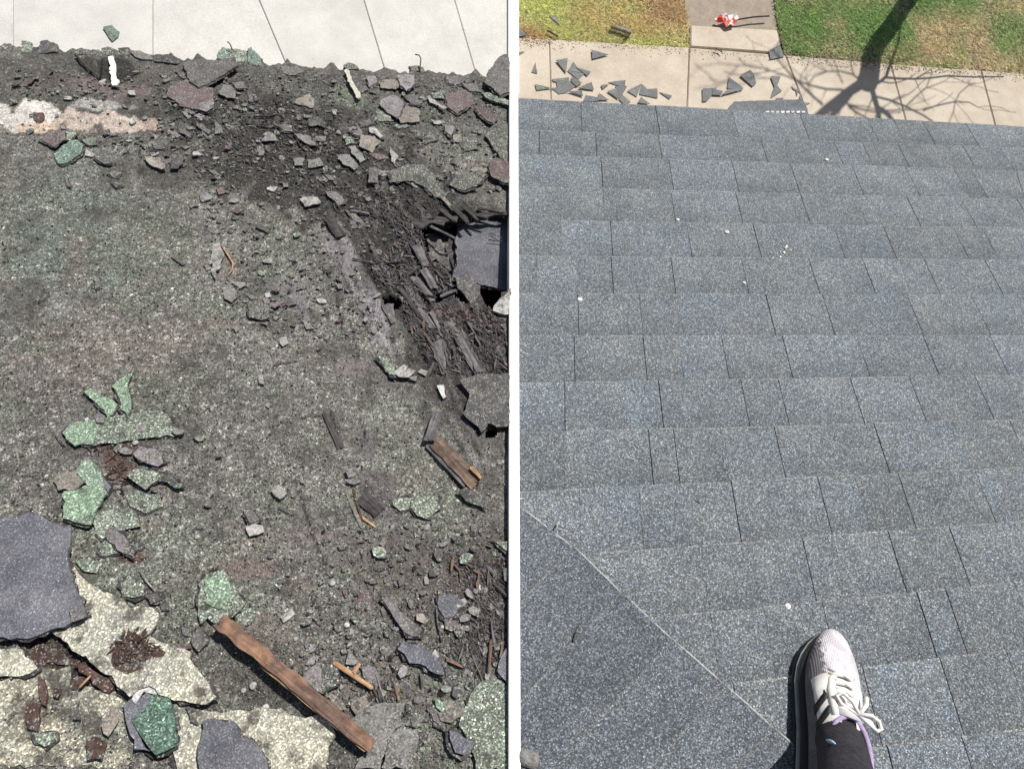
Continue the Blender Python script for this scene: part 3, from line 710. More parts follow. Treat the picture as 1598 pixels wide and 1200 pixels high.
# ================================================================== scraps lying on the decayed roof
SC = [
 # r, points, material, label, extras
 (1, [(100,175),(150,185),(168,215),(160,245),(95,245)], 'greenpale', 'greenish felt lump on the left end of the ragged eave', dict(th=.006)),
 (1, [(205,185),(250,170),(320,205),(322,245),(200,250)], 'dark', 'dark folded felt flap standing up at the left end of the eave', dict(th=.008)),
 (1, [(400,238),(470,222),(540,240),(560,262),(430,262)], 'speck', 'crumbled dark felt edge left of the white strip', dict(th=.006)),
 (1, [(590,222),(640,212),(700,240),(690,262),(600,262)], 'speck', 'torn green-grey felt edge just above the white strip', dict(th=.006)),
 (1, [(700,225),(765,218),(800,255),(790,300),(715,270)], 'dark', 'curled charcoal felt edge right of the white strip', dict(th=.007)),
 (1, [(775,232),(840,240),(900,268),(915,290),(860,295),(800,275)], 'grey', 'long grey torn flap hanging over the eave by the first pavement joint', dict(th=.005)),
 (1, [(930,275),(1060,280),(1085,300),(1060,320),(960,310),(920,300)], 'dark', 'thin dark felt strip along the eave left of the big slab', dict(th=.005)),
 (1, [(1310,290),(1325,235),(1345,215),(1385,225),(1392,290)], 'greenteal', 'dark green shingle scrap standing left in the eave clump', dict(th=.006, lift=.014, curl=.006)),
 (1, [(1375,225),(1440,228),(1490,235),(1515,300),(1470,345),(1400,300)], 'greenpale', 'broad faded green shingle scrap in the eave clump', dict(th=.005, lift=.012)),
 (1, [(1500,240),(1520,213),(1590,280),(1592,335),(1510,320)], 'greenteal', 'pointed green shingle scrap right in the eave clump', dict(th=.005, lift=.014)),
 (1, [(1000,470),(1060,430),(1130,410),(1205,455),(1290,480),(1295,590),(1245,620),(1160,600),(1080,575),(1000,515)], 'maroon', 'large maroon shingle piece below the big grey slab near the eave', dict(th=.005, lift=.010, curl=.004)),
 (1, [(1195,570),(1290,540),(1292,592),(1245,618),(1200,605)], 'mauve', 'worn pale corner lying on the large maroon piece', dict(th=.002, lift=.0145)),
 (1, [(1105,310),(1160,290),(1300,300),(1420,290),(1440,340),(1340,400),(1205,465),(1140,425),(1130,400),(1115,360)], 'mid', 'big flat grey slab of shingle overlapping the maroon piece', dict(th=.006, lift=.020, curl=.006)),
 (1, [(1060,365),(1110,370),(1140,400),(1125,415),(1085,400)], 'mid', 'small grey chip at the left corner of the big slab', {}),
 (1, [(1350,450),(1390,450),(1430,490),(1425,535),(1370,530),(1325,500)], 'grey', 'grey angular scrap right of the big maroon piece', dict(lift=.010)),
 (1, [(1410,440),(1470,430),(1500,470),(1440,475)], 'mid', 'narrow grey scrap below the green eave clump', {}),
 (1, [(1500,500),(1530,505),(1540,560),(1515,555)], 'mid', 'upright small grey sliver below the green eave clump', {}),
 (1, [(760,487),(800,485),(805,512),(765,515)], 'pale', 'small pale square chip below and right of the white strip', {}),
 (1, [(1092,620),(1122,615),(1150,650),(1130,665)], 'grey', 'grey chip under the tip of the large maroon piece', {}),
 (1, [(1165,640),(1200,628),(1245,648),(1210,660)], 'grey', 'flat grey chip right under the maroon piece', {}),
 (1, [(1300,670),(1340,710),(1347,755),(1300,752)], 'grey', 'pale grey triangular shard under the maroon piece', dict(tilt=(.1, .05))),
 (1, [(1020,745),(1060,738),(1085,770),(1030,780)], 'grey', 'rounded grey chip right of the flaking paint', {}),
 (1, [(1065,715),(1150,755),(1135,775),(1085,750)], 'mid', 'long grey chip right of the flaking paint', {}),
 (1, [(1180,680),(1215,690),(1275,735),(1260,755),(1200,715)], 'mid', 'dull grey scrap among the chips below the maroon piece', {}),
 (1, [(1115,705),(1170,712),(1180,730),(1130,728)], 'grey', 'thin grey flake between chips below the maroon piece', {}),
 (1, [(165,620),(230,622),(238,660),(205,692),(175,670)], 'rot', 'brown rotten scrap on the white flaking paint', {}),
 (1, [(205,790),(270,728),(365,735),(372,790),(300,838)], 'maroon', 'maroon shingle scrap below the flaking white paint', dict(lift=.012)),
 (1, [(365,790),(370,745),(430,738),(442,755),(395,795)], 'greenpale', 'green-grey triangular scrap beside the maroon scrap under the paint', dict(lift=.012)),
 (1, [(300,880),(345,835),(400,795),(440,795),(480,830),(468,885),(400,925),(345,942),(305,925)], 'greenteal', 'folded green shingle scrap with a pale rim, below the maroon scrap', dict(lift=.011, curl=.006)),
 (1, [(470,795),(520,775),(572,790),(560,825),(515,828)], 'greenpale', 'greenish scrap right of the folded green shingle', {}),
 (1, [(480,860),(500,848),(550,882),(535,898),(485,892)], 'pale', 'pale oval chip just right of the folded green shingle', {}),
 (1, [(550,905),(600,900),(655,940),(612,944)], 'mid', 'grey sliver right below the pale oval chip', {}),
 (1, [(635,1005),(680,980),(720,1000),(672,1032)], 'mid', 'grey diamond-shaped scrap left of the beige perforated scrap', {}),
 (1, [(850,900),(900,895),(960,905),(997,975),(972,985),(880,942)], 'tan', 'beige torn perforated scrap in the upper debris', dict(curl=.005, lift=.01)),
 (1, [(890,875),(925,868),(938,890),(905,895)], 'grey', 'small grey chip touching the top of the beige perforated scrap', {}),
 (1, [(1030,900),(1070,893),(1105,935),(1062,975),(1020,970)], 'dark', 'charcoal scrap right of the beige perforated scrap', dict(lift=.011)),
 (1, [(910,818),(980,820),(1000,845),(930,850)], 'mid', 'flat grey scrap above the beige perforated scrap', {}),
 (1, [(1090,832),(1150,835),(1112,852)], 'grey', 'thin grey flake above and right of the charcoal scrap', {}),
 (1, [(1205,1130),(1250,1118),(1292,1158),(1225,1182)], 'grey', 'grey five-sided chip in the middle debris', {}),
 (1, [(1312,1100),(1350,1085),(1372,1118),(1330,1132)], 'maroon', 'small maroon chip in the middle debris', {}),
 (1, [(1265,985),(1300,983),(1345,1022),(1310,1012)], 'tan', 'slender beige flake in the middle debris', {}),
 (1, [(365,1030),(385,1040),(400,1085),(378,1080)], 'mid', 'narrow upright grey chip on the left granules', {}),
 (1, [(650,1060),(690,1055),(720,1075),(680,1092)], 'mid', 'dull flat chip below the diamond-shaped scrap', {}),
 (2, [(1420,430),(1445,370),(1480,320),(1515,285),(1548,268),(1572,290),(1572,500),(1520,520),(1470,470)], 'mid', 'tall dark grey slab leaning at the right end of the ruined eave', dict(th=.006, lift=.022, curl=.008, cd=1.4)),
 (2, [(150,335),(250,340),(300,370),(230,395),(170,380)], 'mid', 'grey flat scrap on the eave right of the green clump', {}),
 (2, [(540,330),(570,310),(620,325),(640,355),(560,352)], 'speck', 'dark green felt lump on the eave above the yellowed strip', dict(th=.008)),
 (2, [(950,335),(1000,328),(1045,345),(1050,370),(960,362)], 'speck', 'dark felt lump on the eave under the bent nail', dict(th=.008)),
 (2, [(685,402),(740,393),(757,430),(705,465)], 'mauve', 'grey-mauve scrap right of the yellowed strip', dict(lift=.01)),
 (2, [(760,432),(810,415),(860,412),(908,440),(870,478),(780,475)], 'tan', 'tan crumbling scrap near the eave', dict(lift=.010)),
 (2, [(880,392),(940,380),(988,387),(990,450),(935,492),(893,452)], 'mauve', 'blue-grey curled scrap right of the tan crumbling scrap', dict(lift=.013, curl=.005)),
 (2, [(925,522),(975,503),(1040,550),(1022,582),(960,570)], 'mid', 'grey scrap right of the two-part mauve slab', {}),
 (2, [(765,562),(800,530),(850,513),(900,535),(925,570),(895,640),(870,650),(800,602)], 'mauve', 'light mauve slab with black spots near the eave', dict(lift=.016, curl=.006)),
 (2, [(880,640),(915,575),(1005,590),(1020,622),(1018,678),(960,688),(895,690)], 'tan', 'beige-grey slab joined to the spotted mauve slab', dict(lift=.013)),
 (2, [(860,702),(940,695),(952,712),(882,722)], 'greenpale', 'thin greenish flake under the beige-grey slab', {}),
 (2, [(740,670),(745,610),(765,600),(830,640),(850,680),(790,682)], 'greenpale', 'green-grey scrap left of the beige-grey slab', {}),
 (2, [(1058,522),(1080,515),(1125,555),(1192,600),(1172,607),(1085,557)], 'pale', 'long cream curled strip between the mauve slab and the maroon scrap', dict(curl=.006, lift=.012)),
 (2, [(1172,505),(1245,500),(1255,465),(1345,512),(1342,575),(1250,627),(1200,592)], 'maroon', 'maroon pentagonal scrap with pale edges at the upper right', dict(lift=.015, curl=.004)),
 (2, [(1345,540),(1342,580),(1290,600),(1275,592),(1325,575)], 'pale', 'pale curled edge under the maroon pentagonal scrap', dict(lift=.012)),
 (2, [(1090,500),(1180,488),(1165,540),(1100,532)], 'greenpale', 'green chip left of the maroon pentagonal scrap', {}),
 (2, [(1400,505),(1440,498),(1572,545),(1572,575),(1460,542)], 'greenpale', 'pale green wooden-looking strip at the right end of the debris', dict(lift=.016, th=.006)),
 (2, [(1360,590),(1440,598),(1502,660),(1482,692),(1410,652)], 'maroon', 'maroon strip left of the big green-grey plate on the right', dict(lift=.013)),
 (2, [(1430,760),(1480,700),(1572,690),(1572,935),(1520,900),(1480,842)], 'speck', 'big green-grey shingle plate at the right of the debris', dict(lift=.015, curl=.005)),
 (2, [(1450,930),(1500,905),(1572,935),(1572,1068),(1530,1058),(1480,1032),(1450,980)], 'maroon', 'curled maroon shingle under the big green-grey plate', dict(lift=.020, curl=.012, th=.005)),
 (2, [(1330,985),(1365,963),(1440,965),(1452,990),(1380,1007)], 'tan', 'beige ragged scrap left of the curled maroon shingle', {}),
 (2, [(1225,762),(1285,755),(1262,810),(1230,802)], 'tan', 'small beige piece below the mauve chip on the right', {}),
 (2, [(1175,702),(1240,710),(1217,770),(1172,742)], 'mauve', 'mauve chip in the right-hand debris', dict(lift=.011)),
 (2, [(1085,668),(1150,672),(1172,690),(1110,695)], 'pale', 'pale thin flake above the mauve chip on the right', {}),
 (2, [(703,715),(735,710),(792,770),(770,782),(710,742)], 'pale', 'pale cream leaf-shaped flake in the centre debris', dict(lift=.011)),
 (2, [(570,715),(640,705),(665,750),(640,770),(580,745)], 'mauve', 'dull mauve scrap left of the cream leaf-shaped flake', {}),
 (2, [(640,830),(650,762),(740,768),(775,800),(720,872)], 'tan', 'brownish speckled scrap under the cream leaf-shaped flake', dict(lift=.010)),
 (2, [(700,877),(800,888),(832,915),(740,917)], 'maroon', 'reddish brown flake under the brownish scrap', {}),
 (2, [(835,845),(887,890),(862,937),(840,922)], 'pale', 'upright whitish triangular shard in the centre debris', dict(lift=.013, tilt=(.1, .15))),
 (2, [(540,770),(600,775),(610,815),(562,822)], 'greenpale', 'grey-green block in the centre debris', dict(th=.006)),
 (2, [(565,835),(620,830),(682,920),(652,932),(600,882)], 'grey', 'long light grey scrap below the grey-green block', dict(lift=.012)),
 (2, [(498,880),(590,888),(637,960),(615,977),(540,942)], 'grey', 'light speckled grey scrap left in the centre debris', dict(lift=.010)),
 (2, [(232,905),(297,905),(297,955),(235,952)], 'grey', 'light grey square chip, left of a pair', {}),
 (2, [(312,915),(345,920),(395,905),(422,955),(320,962)], 'grey', 'light grey notched chip, right of a pair', {}),
 (2, [(30,800),(70,745),(110,755),(142,800)], 'grey', 'light triangular grey scrap under the left twigs', dict(lift=.012)),
 (2, [(5,833),(42,833),(52,860),(45,890),(12,890)], 'grey', 'rounded grey speckled chip under the triangular grey scrap', {}),
 (2, [(110,690),(215,705),(235,745),(170,740)], 'mid', 'dull grey flap by the curved twig', {}),
 (2, [(240,760),(330,770),(375,825),(330,822),(270,790)], 'mauve', 'mauve-grey torn flap right of the curved twig', dict(lift=.012)),
 (2, [(320,660),(380,650),(440,690),(430,718),(380,700),(330,710)], 'dark', 'charcoal curled scrap in the upper centre', dict(lift=.012)),
 (2, [(360,770),(440,765),(430,800),(370,802)], 'grey', 'flat grey flake under the charcoal curled scrap', {}),
 (2, [(225,560),(330,500),(370,560),(350,590),(270,575)], 'tan', 'faint brown flake above the curved twig', {}),
 (2, [(385,1032),(420,1020),(447,1045),(420,1062)], 'grey', 'small grey diamond chip above the dark board shard', {}),
 (2, [(420,1012),(495,1012),(492,1052),(455,1045)], 'mid', 'dull grey chip touching the small diamond chip', {}),
 (2, [(160,1062),(200,1065),(205,1085),(170,1090)], 'grey', 'small smooth grey chip left of the diamond chip', {}),
 (2, [(470,602),(503,605),(500,640),(478,637)], 'pale', 'small pale square chip below the yellowed strip', {}),
 (2, [(755,980),(820,985),(832,1010),(780,1022)], 'mauve', 'mauve chip beside the upright slate sliver', {}),
 (2, [(830,992),(900,965),(950,950),(1040,948),(1100,1000),(1150,1100),(1192,1140),(1110,1147),(1050,1082),(980,1052),(850,1062)], 'speck', 'wide speckled plate with a wavy upper edge above the hole', dict(lift=.010, curl=.004)),
 (2, [(1205,1072),(1230,1030),(1300,1010),(1380,985),(1442,1010),(1372,1085),(1280,1112)], 'speck', 'speckled pointed plate right above the hole', dict(lift=.012)),
 (2, [(1000,770),(1090,745),(1130,790),(1060,810)], 'speck', 'flat speckled scrap in the right-hand granules', {}),
 (2, [(1255,790),(1345,770),(1380,850),(1300,860)], 'speck', 'dull green scrap left of the big green-grey plate', {}),
 (2, [(640,690),(700,660),(740,690),(690,705)], 'mid', 'thin grey flake above the cream leaf-shaped flake', {}),
 (2, [(620,420),(700,480),(660,500),(610,470)], 'dark', 'dark scrap beside the yellowed strip', {}),
 (2, [(1180,400),(1260,400),(1270,450),(1200,440)], 'mid', 'grey scrap above the maroon pentagonal scrap', {}),
 (2, [(1280,440),(1370,440),(1400,500),(1330,490)], 'mid', 'grey scrap left of the tall leaning slab', {}),
 (3, [(1288,282),(1330,272),(1357,350),(1340,400),(1342,440),(1310,452),(1300,512),(1278,462),(1290,400),(1270,410)], 'pale', 'torn pale mauve strip standing among the left debris', dict(lift=.012, curl=.008)),
 (3, [(1222,415),(1270,412),(1282,440),(1250,447)], 'grey', 'small grey flake left of the torn mauve strip', {}),
 (3, [(1355,570),(1380,553),(1425,560),(1442,600),(1397,642),(1360,622)], 'grey', 'grey rounded scrap below the torn mauve strip', dict(lift=.011)),
 (3, [(1400,518),(1480,520),(1492,545),(1460,560),(1430,540)], 'pale', 'thin twisted pale flake right of the grey rounded scrap', dict(curl=.004)),
 (3, [(1505,652),(1550,638),(1630,650),(1640,740),(1570,752),(1512,740)], 'speck', 'speckled grey scrap in the middle of the granules', dict(lift=.009)),
 (3, [(538,500),(575,498),(585,545),(552,562)], 'mid', 'dull round chip alone on the left granules', {}),
 (3, [(1268,102),(1310,108),(1292,124)], 'grey', 'small grey leaf-like chip at the top of the middle granules', {}),
 (3, [(1145,40),(1190,18),(1202,45),(1152,57)], 'mid', 'dull chip near the top of the middle granules', {}),
 (3, [(1400,800),(1430,797),(1457,815),(1430,832)], 'grey', 'small pale chip under the speckled grey scrap', {}),
 (4, [(270,2),(330,-12),(380,-5),(405,25),(345,40),(300,52)], 'pale', 'pale beige rounded shingle chip above the dark board shard', dict(lift=.011)),
 (4, [(425,-40),(500,-45),(555,10),(510,40),(470,0)], 'mauve', 'mauve-grey torn chip right of the pale beige chip', dict(lift=.010)),
 (4, [(550,70),(600,83),(672,150),(652,168),(590,120)], 'mid', 'smooth grey slate-like sliver right of the dark board shard', {}),
 (4, [(760,990),(800,978),(845,1010),(872,1032),(870,1100),(830,1092)], 'greenpale', 'rag-like grey-green flap on the centre granules', dict(lift=.012, curl=.006)),
 (4, [(860,1090),(910,1038),(942,1048),(895,1108)], 'pale', 'pale flap leaning on the rag-like flap', dict(lift=.016)),
 (4, [(890,1112),(930,1060),(992,1070),(950,1118)], 'pale', 'light grey flap in the middle of the rag-like cluster', dict(lift=.013)),
 (4, [(1003,1082),(1030,1060),(1072,1073),(1050,1102)], 'pale', 'light oval flap right of the rag-like cluster', {}),
 (4, [(940,1112),(1002,1105),(995,1137)], 'grey', 'small flake under the rag-like cluster', {}),
 (4, [(143,870),(190,858),(200,905),(165,922),(148,905)], 'pale', 'pale hexagonal chip on the centre granules', {}),
 (4, [(283,755),(310,758),(352,810),(320,812)], 'grey', 'pale leaf-shaped chip beside the worn boards', {}),
 (4, [(20,777),(75,770),(72,792)], 'tan', 'small orange-beige flake on the centre granules', {}),
 (4, [(50,595),(85,583),(92,612),(60,615)], 'pale', 'small pale chip left of the worn boards', {}),
 (4, [(15,1100),(45,1093),(52,1160),(20,1152)], 'grey', 'narrow grey chip at the lower middle of the granules', {}),
 (4, [(-40,660),(20,640),(60,665),(62,722),(0,742)], 'speck', 'worn speckled chip left of the worn boards', dict(lift=.008)),
 (4, [(500,535),(530,530),(540,560),(512,562)], 'grey', 'grey chip at the left edge of the bare board', {}),
 (5, [(480,40),(520,28),(600,70),(692,122),(682,150),(637,200),(560,120)], 'green', 'bright green oblong shingle scrap, left of the upper pair', dict(lift=.010)),
 (5, [(665,20),(690,-25),(740,-55),(792,-78),(770,-30),(755,10),(780,80),(792,150),(750,205),(712,150),(705,90)], 'green', 'bright green curved shingle scrap, right of the upper pair', dict(lift=.012, curl=.006)),
 (5, [(305,305),(400,228),(475,200),(480,225),(380,260),(345,320),(370,370),(330,350)], 'mid', 'grey underside rim left of the green flat shingle', dict(lift=.006)),
 (5, [(500,235),(620,215),(840,172),(960,165),(1020,190),(1060,270),(1110,292),(1040,320),(880,330),(780,347),(600,370),(520,378)], 'greenpale', 'long flat speckled shingle under the upper green pair', dict(lift=.008, th=.004)),
 (5, [(345,300),(420,238),(545,228),(570,300),(540,372),(430,382),(370,350)], 'green', 'light green worn end of the long flat shingle', dict(lift=.0105, th=.003)),
 (5, [(545,200),(580,170),(620,195),(600,240),(560,235)], 'mid', 'mauve-grey chip below the bright green oblong scrap', dict(lift=.013)),
 (5, [(1020,285),(1070,275),(1115,290),(1100,310),(1055,312)], 'grey', 'grey chip at the right tip of the long flat shingle', dict(lift=.014)),
 (5, [(790,437),(850,388),(930,400),(992,485),(947,502),(850,475)], 'mauve', 'mauve-grey angular scrap below the long flat shingle', dict(lift=.012)),
 (5, [(755,560),(800,528),(850,520),(1000,555),(1060,590),(1107,632),(1090,647),(1000,612),(940,600),(910,615),(865,657),(800,612)], 'greenpale', 'green curled whale-shaped shingle scrap', dict(lift=.012, curl=.006)),
 (5, [(690,400),(745,385),(790,410),(775,430),(710,420)], 'grey', 'pale grey sliver left of the mauve angular scrap', dict(lift=.010)),
 (5, [(590,590),(610,575),(655,635),(622,692),(590,650)], 'slate', 'blue-grey corner poking from under the big green scrap', dict(lift=.008)),
 (5, [(285,600),(340,553),(440,533),(490,620),(430,667),(370,640),(330,662)], 'tan', 'tan flaky shingle scrap left of the big green scrap', dict(lift=.011, curl=.005)),
 (5, [(440,540),(470,485),(520,468),(590,520),(600,620),(632,670),(570,770),(515,880),(430,855),(352,832),(365,670),(435,662),(500,620)], 'green', 'big bright green broken shingle scrap on the left', dict(lift=.015, curl=.004, th=.005)),
 (5, [(530,850),(600,760),(700,748),(800,790),(832,880),(740,900),(600,960),(560,930)], 'greenpale', 'pale green speckled scrap right of the big green scrap', dict(lift=.008)),
 (5, [(560,1010),(640,960),(830,990),(822,1040),(700,1055),(580,1075)], 'greenpale', 'pale green scrap under the mauve-grey pointed scrap', dict(lift=.007)),
 (5, [(620,950),(650,888),(742,930),(760,980),(782,1040),(775,1077),(740,1060),(700,1020)], 'mauve', 'mauve-grey pointed scrap below the big green scrap', dict(lift=.014)),
 (5, [(430,1100),(520,1068),(600,1110),(560,1170),(480,1160)], 'greenpale', 'pale green block right of the big slate shingle', {}),
 (5, [(1480,780),(1540,788),(1577,840),(1510,865)], 'mid', 'grey scrap, upper of a pair in the middle', dict(lift=.012)),
 (5, [(1488,880),(1530,868),(1560,872),(1598,880),(1610,915),(1570,937),(1520,947),(1495,910)], 'pale', 'pale curled scrap, lower of a pair in the middle', dict(lift=.010)),
 (5, [(740,690),(850,650),(960,700),(980,760),(860,800),(770,760)], 'greenpale', 'faint grey-green patch of shingle below the whale-shaped scrap', dict(lift=.006, th=.003)),
 (6, [(550,590),(600,588),(660,600),(612,624),(575,615)], 'grey', 'grey boat-shaped flake above the split groove', dict(lift=.012)),
 (6, [(558,530),(600,513),(612,570),(575,580)], 'grey', 'grey chip standing on the boat-shaped flake', dict(lift=.013)),
 (6, [(272,590),(303,587),(300,618),(278,615)], 'grey', 'small flat grey chip right of the pale stone', {}),
 (6, [(1250,652),(1310,640),(1380,680),(1442,720),(1440,787),(1370,745),(1290,700)], 'dark', 'dark torn felt strip below the split brown board', dict(lift=.012, curl=.004)),
 (6, [(855,720),(900,702),(962,700),(962,770),(892,790),(860,752)], 'greenpale', 'pale green scrap, left of a touching pair on the right', {}),
 (6, [(970,722),(1050,693),(1130,700),(1147,780),(1062,832),(1000,815),(968,770)], 'greenpale', 'rounded pale green scrap, right of a touching pair', dict(lift=.011, curl=.003)),
 (6, [(1270,-30),(1400,-70),(1572,-60),(1572,270),(1500,262),(1440,235),(1400,300),(1350,240),(1292,180),(1330,60)], 'dark', 'broad curling sheet of dark felt hanging at the right below the hole', dict(lift=.018, curl=.010, th=.005)),
 (6, [(1480,970),(1572,985),(1572,1050),(1520,1010)], 'greenpale', 'green-grey corner at the right edge of the ruined roof', dict(lift=.012)),
 (6, [(1125,5),(1168,2),(1182,75),(1162,82)], 'white', 'white wedge-shaped chip left of the dark felt sheet', {}),
 (6, [(55,130),(70,105),(85,115),(78,148)], 'grey', 'tiny upright grey chip on the centre granules', {}),
 (7, [(700,100),(760,30),(862,100),(852,165),(800,178),(740,160)], 'greenpale', 'pale speckled shingle scrap above the cream plate', dict(lift=.010)),
 (7, [(860,152),(940,138),(972,185),(902,202)], 'mid', 'dark grey chip right of the pale speckled scrap', dict(lift=.012)),
 (7, [(1190,200),(1200,80),(1260,20),(1340,0),(1402,40),(1440,150),(1492,212),(1440,262),(1320,332),(1250,300),(1200,330)], 'greenpale', 'light green hairy-looking shingle scrap above the long plank', dict(lift=.012)),
 (7, [(1240,60),(1330,20),(1380,60),(1410,170),(1330,240),(1240,200)], 'green', 'fresher green crust on the scrap above the long plank', dict(lift=.0155, th=.002)),
 (7, [(1160,382),(1215,400),(1242,460),(1197,502),(1155,440)], 'mid', 'grey angular chip left of the long plank', dict(lift=.012)),
 (7, [(1090,350),(1130,360),(1130,410),(1100,400)], 'mid', 'small grey chip left of the grey angular chip', {}),
 (7, [(1060,465),(1150,460),(1160,485),(1090,492)], 'maroon', 'brown flake left of the long plank', {}),
 (7, [(950,180),(1010,200),(1005,250),(965,245)], 'dark', 'dark corner scrap at the top of the cream plate', {}),
 (7, [(100,430),(220,440),(330,500),(420,560),(380,590),(250,560),(200,610),(140,560)], 'rot', 'reddish brown rotten chunk under the diagonal cream edge', dict(lift=.004, th=.006)),
 (7, [(410,590),(530,600),(640,680),(668,710),(640,768),(560,740),(520,680)], 'rot', 'dark maroon rotten chunk at the foot of the diagonal cream edge', dict(lift=.014, th=.008)),
 (7, [(-60,480),(100,492),(150,560),(192,610),(150,642),(60,655),(-60,650)], 'cream', 'cream shingle corner at the far left edge', dict(lift=.014)),
 (7, [(-60,690),(80,650),(220,595),(330,620),(405,600),(395,690),(560,742),(660,760),(742,830),(765,900),(750,1010),(760,1220),(-60,1220)], 'creamdirty', 'cream shingle plate littered with brown chips in the lower left corner', dict(lift=.008, th=.005, grid=.02)),
 (7, [(275,372),(380,330),(500,285),(470,200),(385,110),(360,20),(400,-30),(470,30),(560,112),(700,165),(785,235),(910,233),(948,265),(915,330),(900,400),(960,450),(1050,468),(1152,505),(1160,600),(1225,655),(1322,790),(1255,835),(1120,820),(1000,790),(900,720),(830,740),(768,785),(640,660),(440,505)], 'cream', 'largest cream shingle plate with a long straight diagonal edge', dict(lift=.018, th=.006, grid=.02)),
 (7, [(670,610),(672,500),(720,430),(780,372),(870,400),(910,470),(1003,512),(945,580),(820,612),(700,628)], 'rot', 'patch of dark red rotten crumbs on the largest cream plate', dict(lift=.021, th=.003, rag=.004)),
 (7, [(780,790),(820,720),(880,700),(960,715),(985,760),(930,770),(860,760),(800,830)], 'white', 'white crumpled rim above the deep green chunk', dict(lift=.018, curl=.004)),
 (7, [(1010,830),(1040,800),(1110,830),(1250,868),(1400,885),(1600,860),(1700,870),(1810,910),(1965,893),(2010,950),(2045,1030),(2000,1100),(1990,1260),(1060,1260),(1030,1100),(1080,990)], 'cream', 'cream shingle plate at the bottom beside the dark blue slab', dict(lift=.012, th=.006, grid=.02)),
 (7, [(722,840),(790,795),(880,762),(930,800),(900,870),(810,940),(830,1020),(900,1130),(800,1110),(760,960)], 'slate', 'dark blue side of the deep green chunk', dict(lift=.019, th=.012)),
 (7, [(900,772),(980,768),(1035,850),(1050,960),(1050,1095),(935,1145),(865,1060),(780,925),(850,880)], 'greendark', 'deep green chunky shingle scrap between the cream plates', dict(lift=.021, th=.010)),
 (7, [(1040,860),(1065,880),(1080,985),(1060,1000),(1030,930)], 'dark', 'dark felt edge right of the deep green chunk', dict(lift=.018)),
 (7, [(130,835),(165,815),(212,830),(200,930),(180,1002),(130,982)], 'rot', 'tall maroon wood chip on the lower left cream plate', dict(lift=.014, th=.006)),
 (7, [(200,660),(240,668),(250,840),(222,830),(198,770)], 'rot', 'slim reddish wood chip on the lower left cream plate', dict(lift=.013, th=.005)),
 (7, [(455,805),(462,930),(410,925)], 'dark', 'small black triangle chip on the lower left cream plate', dict(lift=.013)),
 (7, [(480,1082),(520,1030),(560,1020),(622,1080),(612,1172),(500,1172)], 'rot', 'brown-black disc-like chip at the bottom left', dict(lift=.014)),
 (7, [(170,1010),(290,1000),(322,1050),(240,1102),(190,1070)], 'greenpale', 'mossy pale green scrap on the lower left cream plate', dict(lift=.013)),
 (7, [(590,960),(650,860),(710,850),(700,940),(640,1030),(600,1010)], 'tan', 'rust-tinted flake on the lower left cream plate', dict(lift=.0135, th=.0015)),
 (7, [(300,720),(345,740),(320,800),(290,790)], 'rot', 'small brown chip under the orange needle', dict(lift=.013)),
 (7, [(395,690),(440,660),(520,690),(470,735),(400,740)], 'rot', 'brown crumb bed around the orange needle', dict(lift=.012)),
 (7, [(1115,850),(1150,850),(1205,970),(1180,965),(1130,900)], 'dark', 'narrow dark shard left of the dark blue slab', dict(lift=.018)),
 (8, [(480,342),(540,318),(547,370),(500,387)], 'mid', 'dark chip beside a round pale stone', {}),
 (8, [(290,662),(340,600),(410,572),(415,660),(420,762),(340,715)], 'mauve', 'mauve-grey slab right of the long plank, left of a pair', dict(lift=.010)),
 (8, [(410,575),(500,580),(520,650),(512,700),(425,765),(415,660)], 'speck', 'speckled grey slab, right of a pair beside the plank', dict(lift=.011)),
 (8, [(580,490),(642,568),(612,587),(563,582)], 'grey', 'grey triangular chip over the orange splinter', dict(lift=.012)),
 (8, [(660,600),(740,590),(780,680),(750,730),(690,690)], 'mauve', 'pale mauve scrap right of the orange splinter', dict(lift=.008)),
 (8, [(885,490),(905,448),(1000,468),(1060,500),(1120,560),(1172,620),(1167,665),(1110,642),(1020,580),(950,572)], 'slate', 'blue-grey torn strip with a pointed end at the lower right', dict(lift=.014, curl=.005, th=.005)),
 (8, [(905,612),(942,588),(968,640),(935,657)], 'speck', 'small speckled scrap under the blue-grey torn strip', {}),
 (8, [(1140,170),(1180,145),(1245,158),(1292,210),(1252,272),(1180,292),(1142,240)], 'slate', 'round dark blue scrap right of centre in the brown debris', dict(lift=.010)),
 (8, [(1320,237),(1350,218),(1397,245),(1385,292),(1330,270)], 'pale', 'pale grey chip right of the round dark blue scrap', dict(lift=.013)),
 (8, [(1370,92),(1398,85),(1402,120),(1377,124)], 'pale', 'small pale chip above the round dark blue scrap', {}),
 (8, [(998,262),(1040,262),(1073,310),(1050,328),(1000,302)], 'tan', 'pinkish brown chip left of the round dark blue scrap', dict(lift=.011)),
 (8, [(780,170),(860,160),(900,260),(1040,370),(1020,420),(920,390),(870,300)], 'mid', 'bent brown-grey felt ridge in the lower right', dict(lift=.010, curl=.005)),
 (8, [(595,930),(640,900),(715,850),(780,830),(860,820),(925,828),(905,960),(860,1000),(770,1230),(600,1230),(640,1160),(718,1110)], 'grey', 'brushed light grey slab at the tip of the long plank', dict(lift=.010, th=.005)),
 (8, [(880,985),(1002,985),(992,1080),(970,1230),(780,1230),(830,1050)], 'grey', 'smooth grey slab at the bottom right of the long plank', dict(lift=.012, th=.005)),
 (8, [(1112,785),(1140,790),(1192,850),(1152,877),(1122,850)], 'green', 'pale green corner scrap at the lower right', dict(lift=.013)),
 (8, [(1130,882),(1200,860),(1290,800),(1292,900),(1222,947),(1150,930)], 'tan', 'tan speckled scrap beside the pale green corner scrap', dict(lift=.010)),
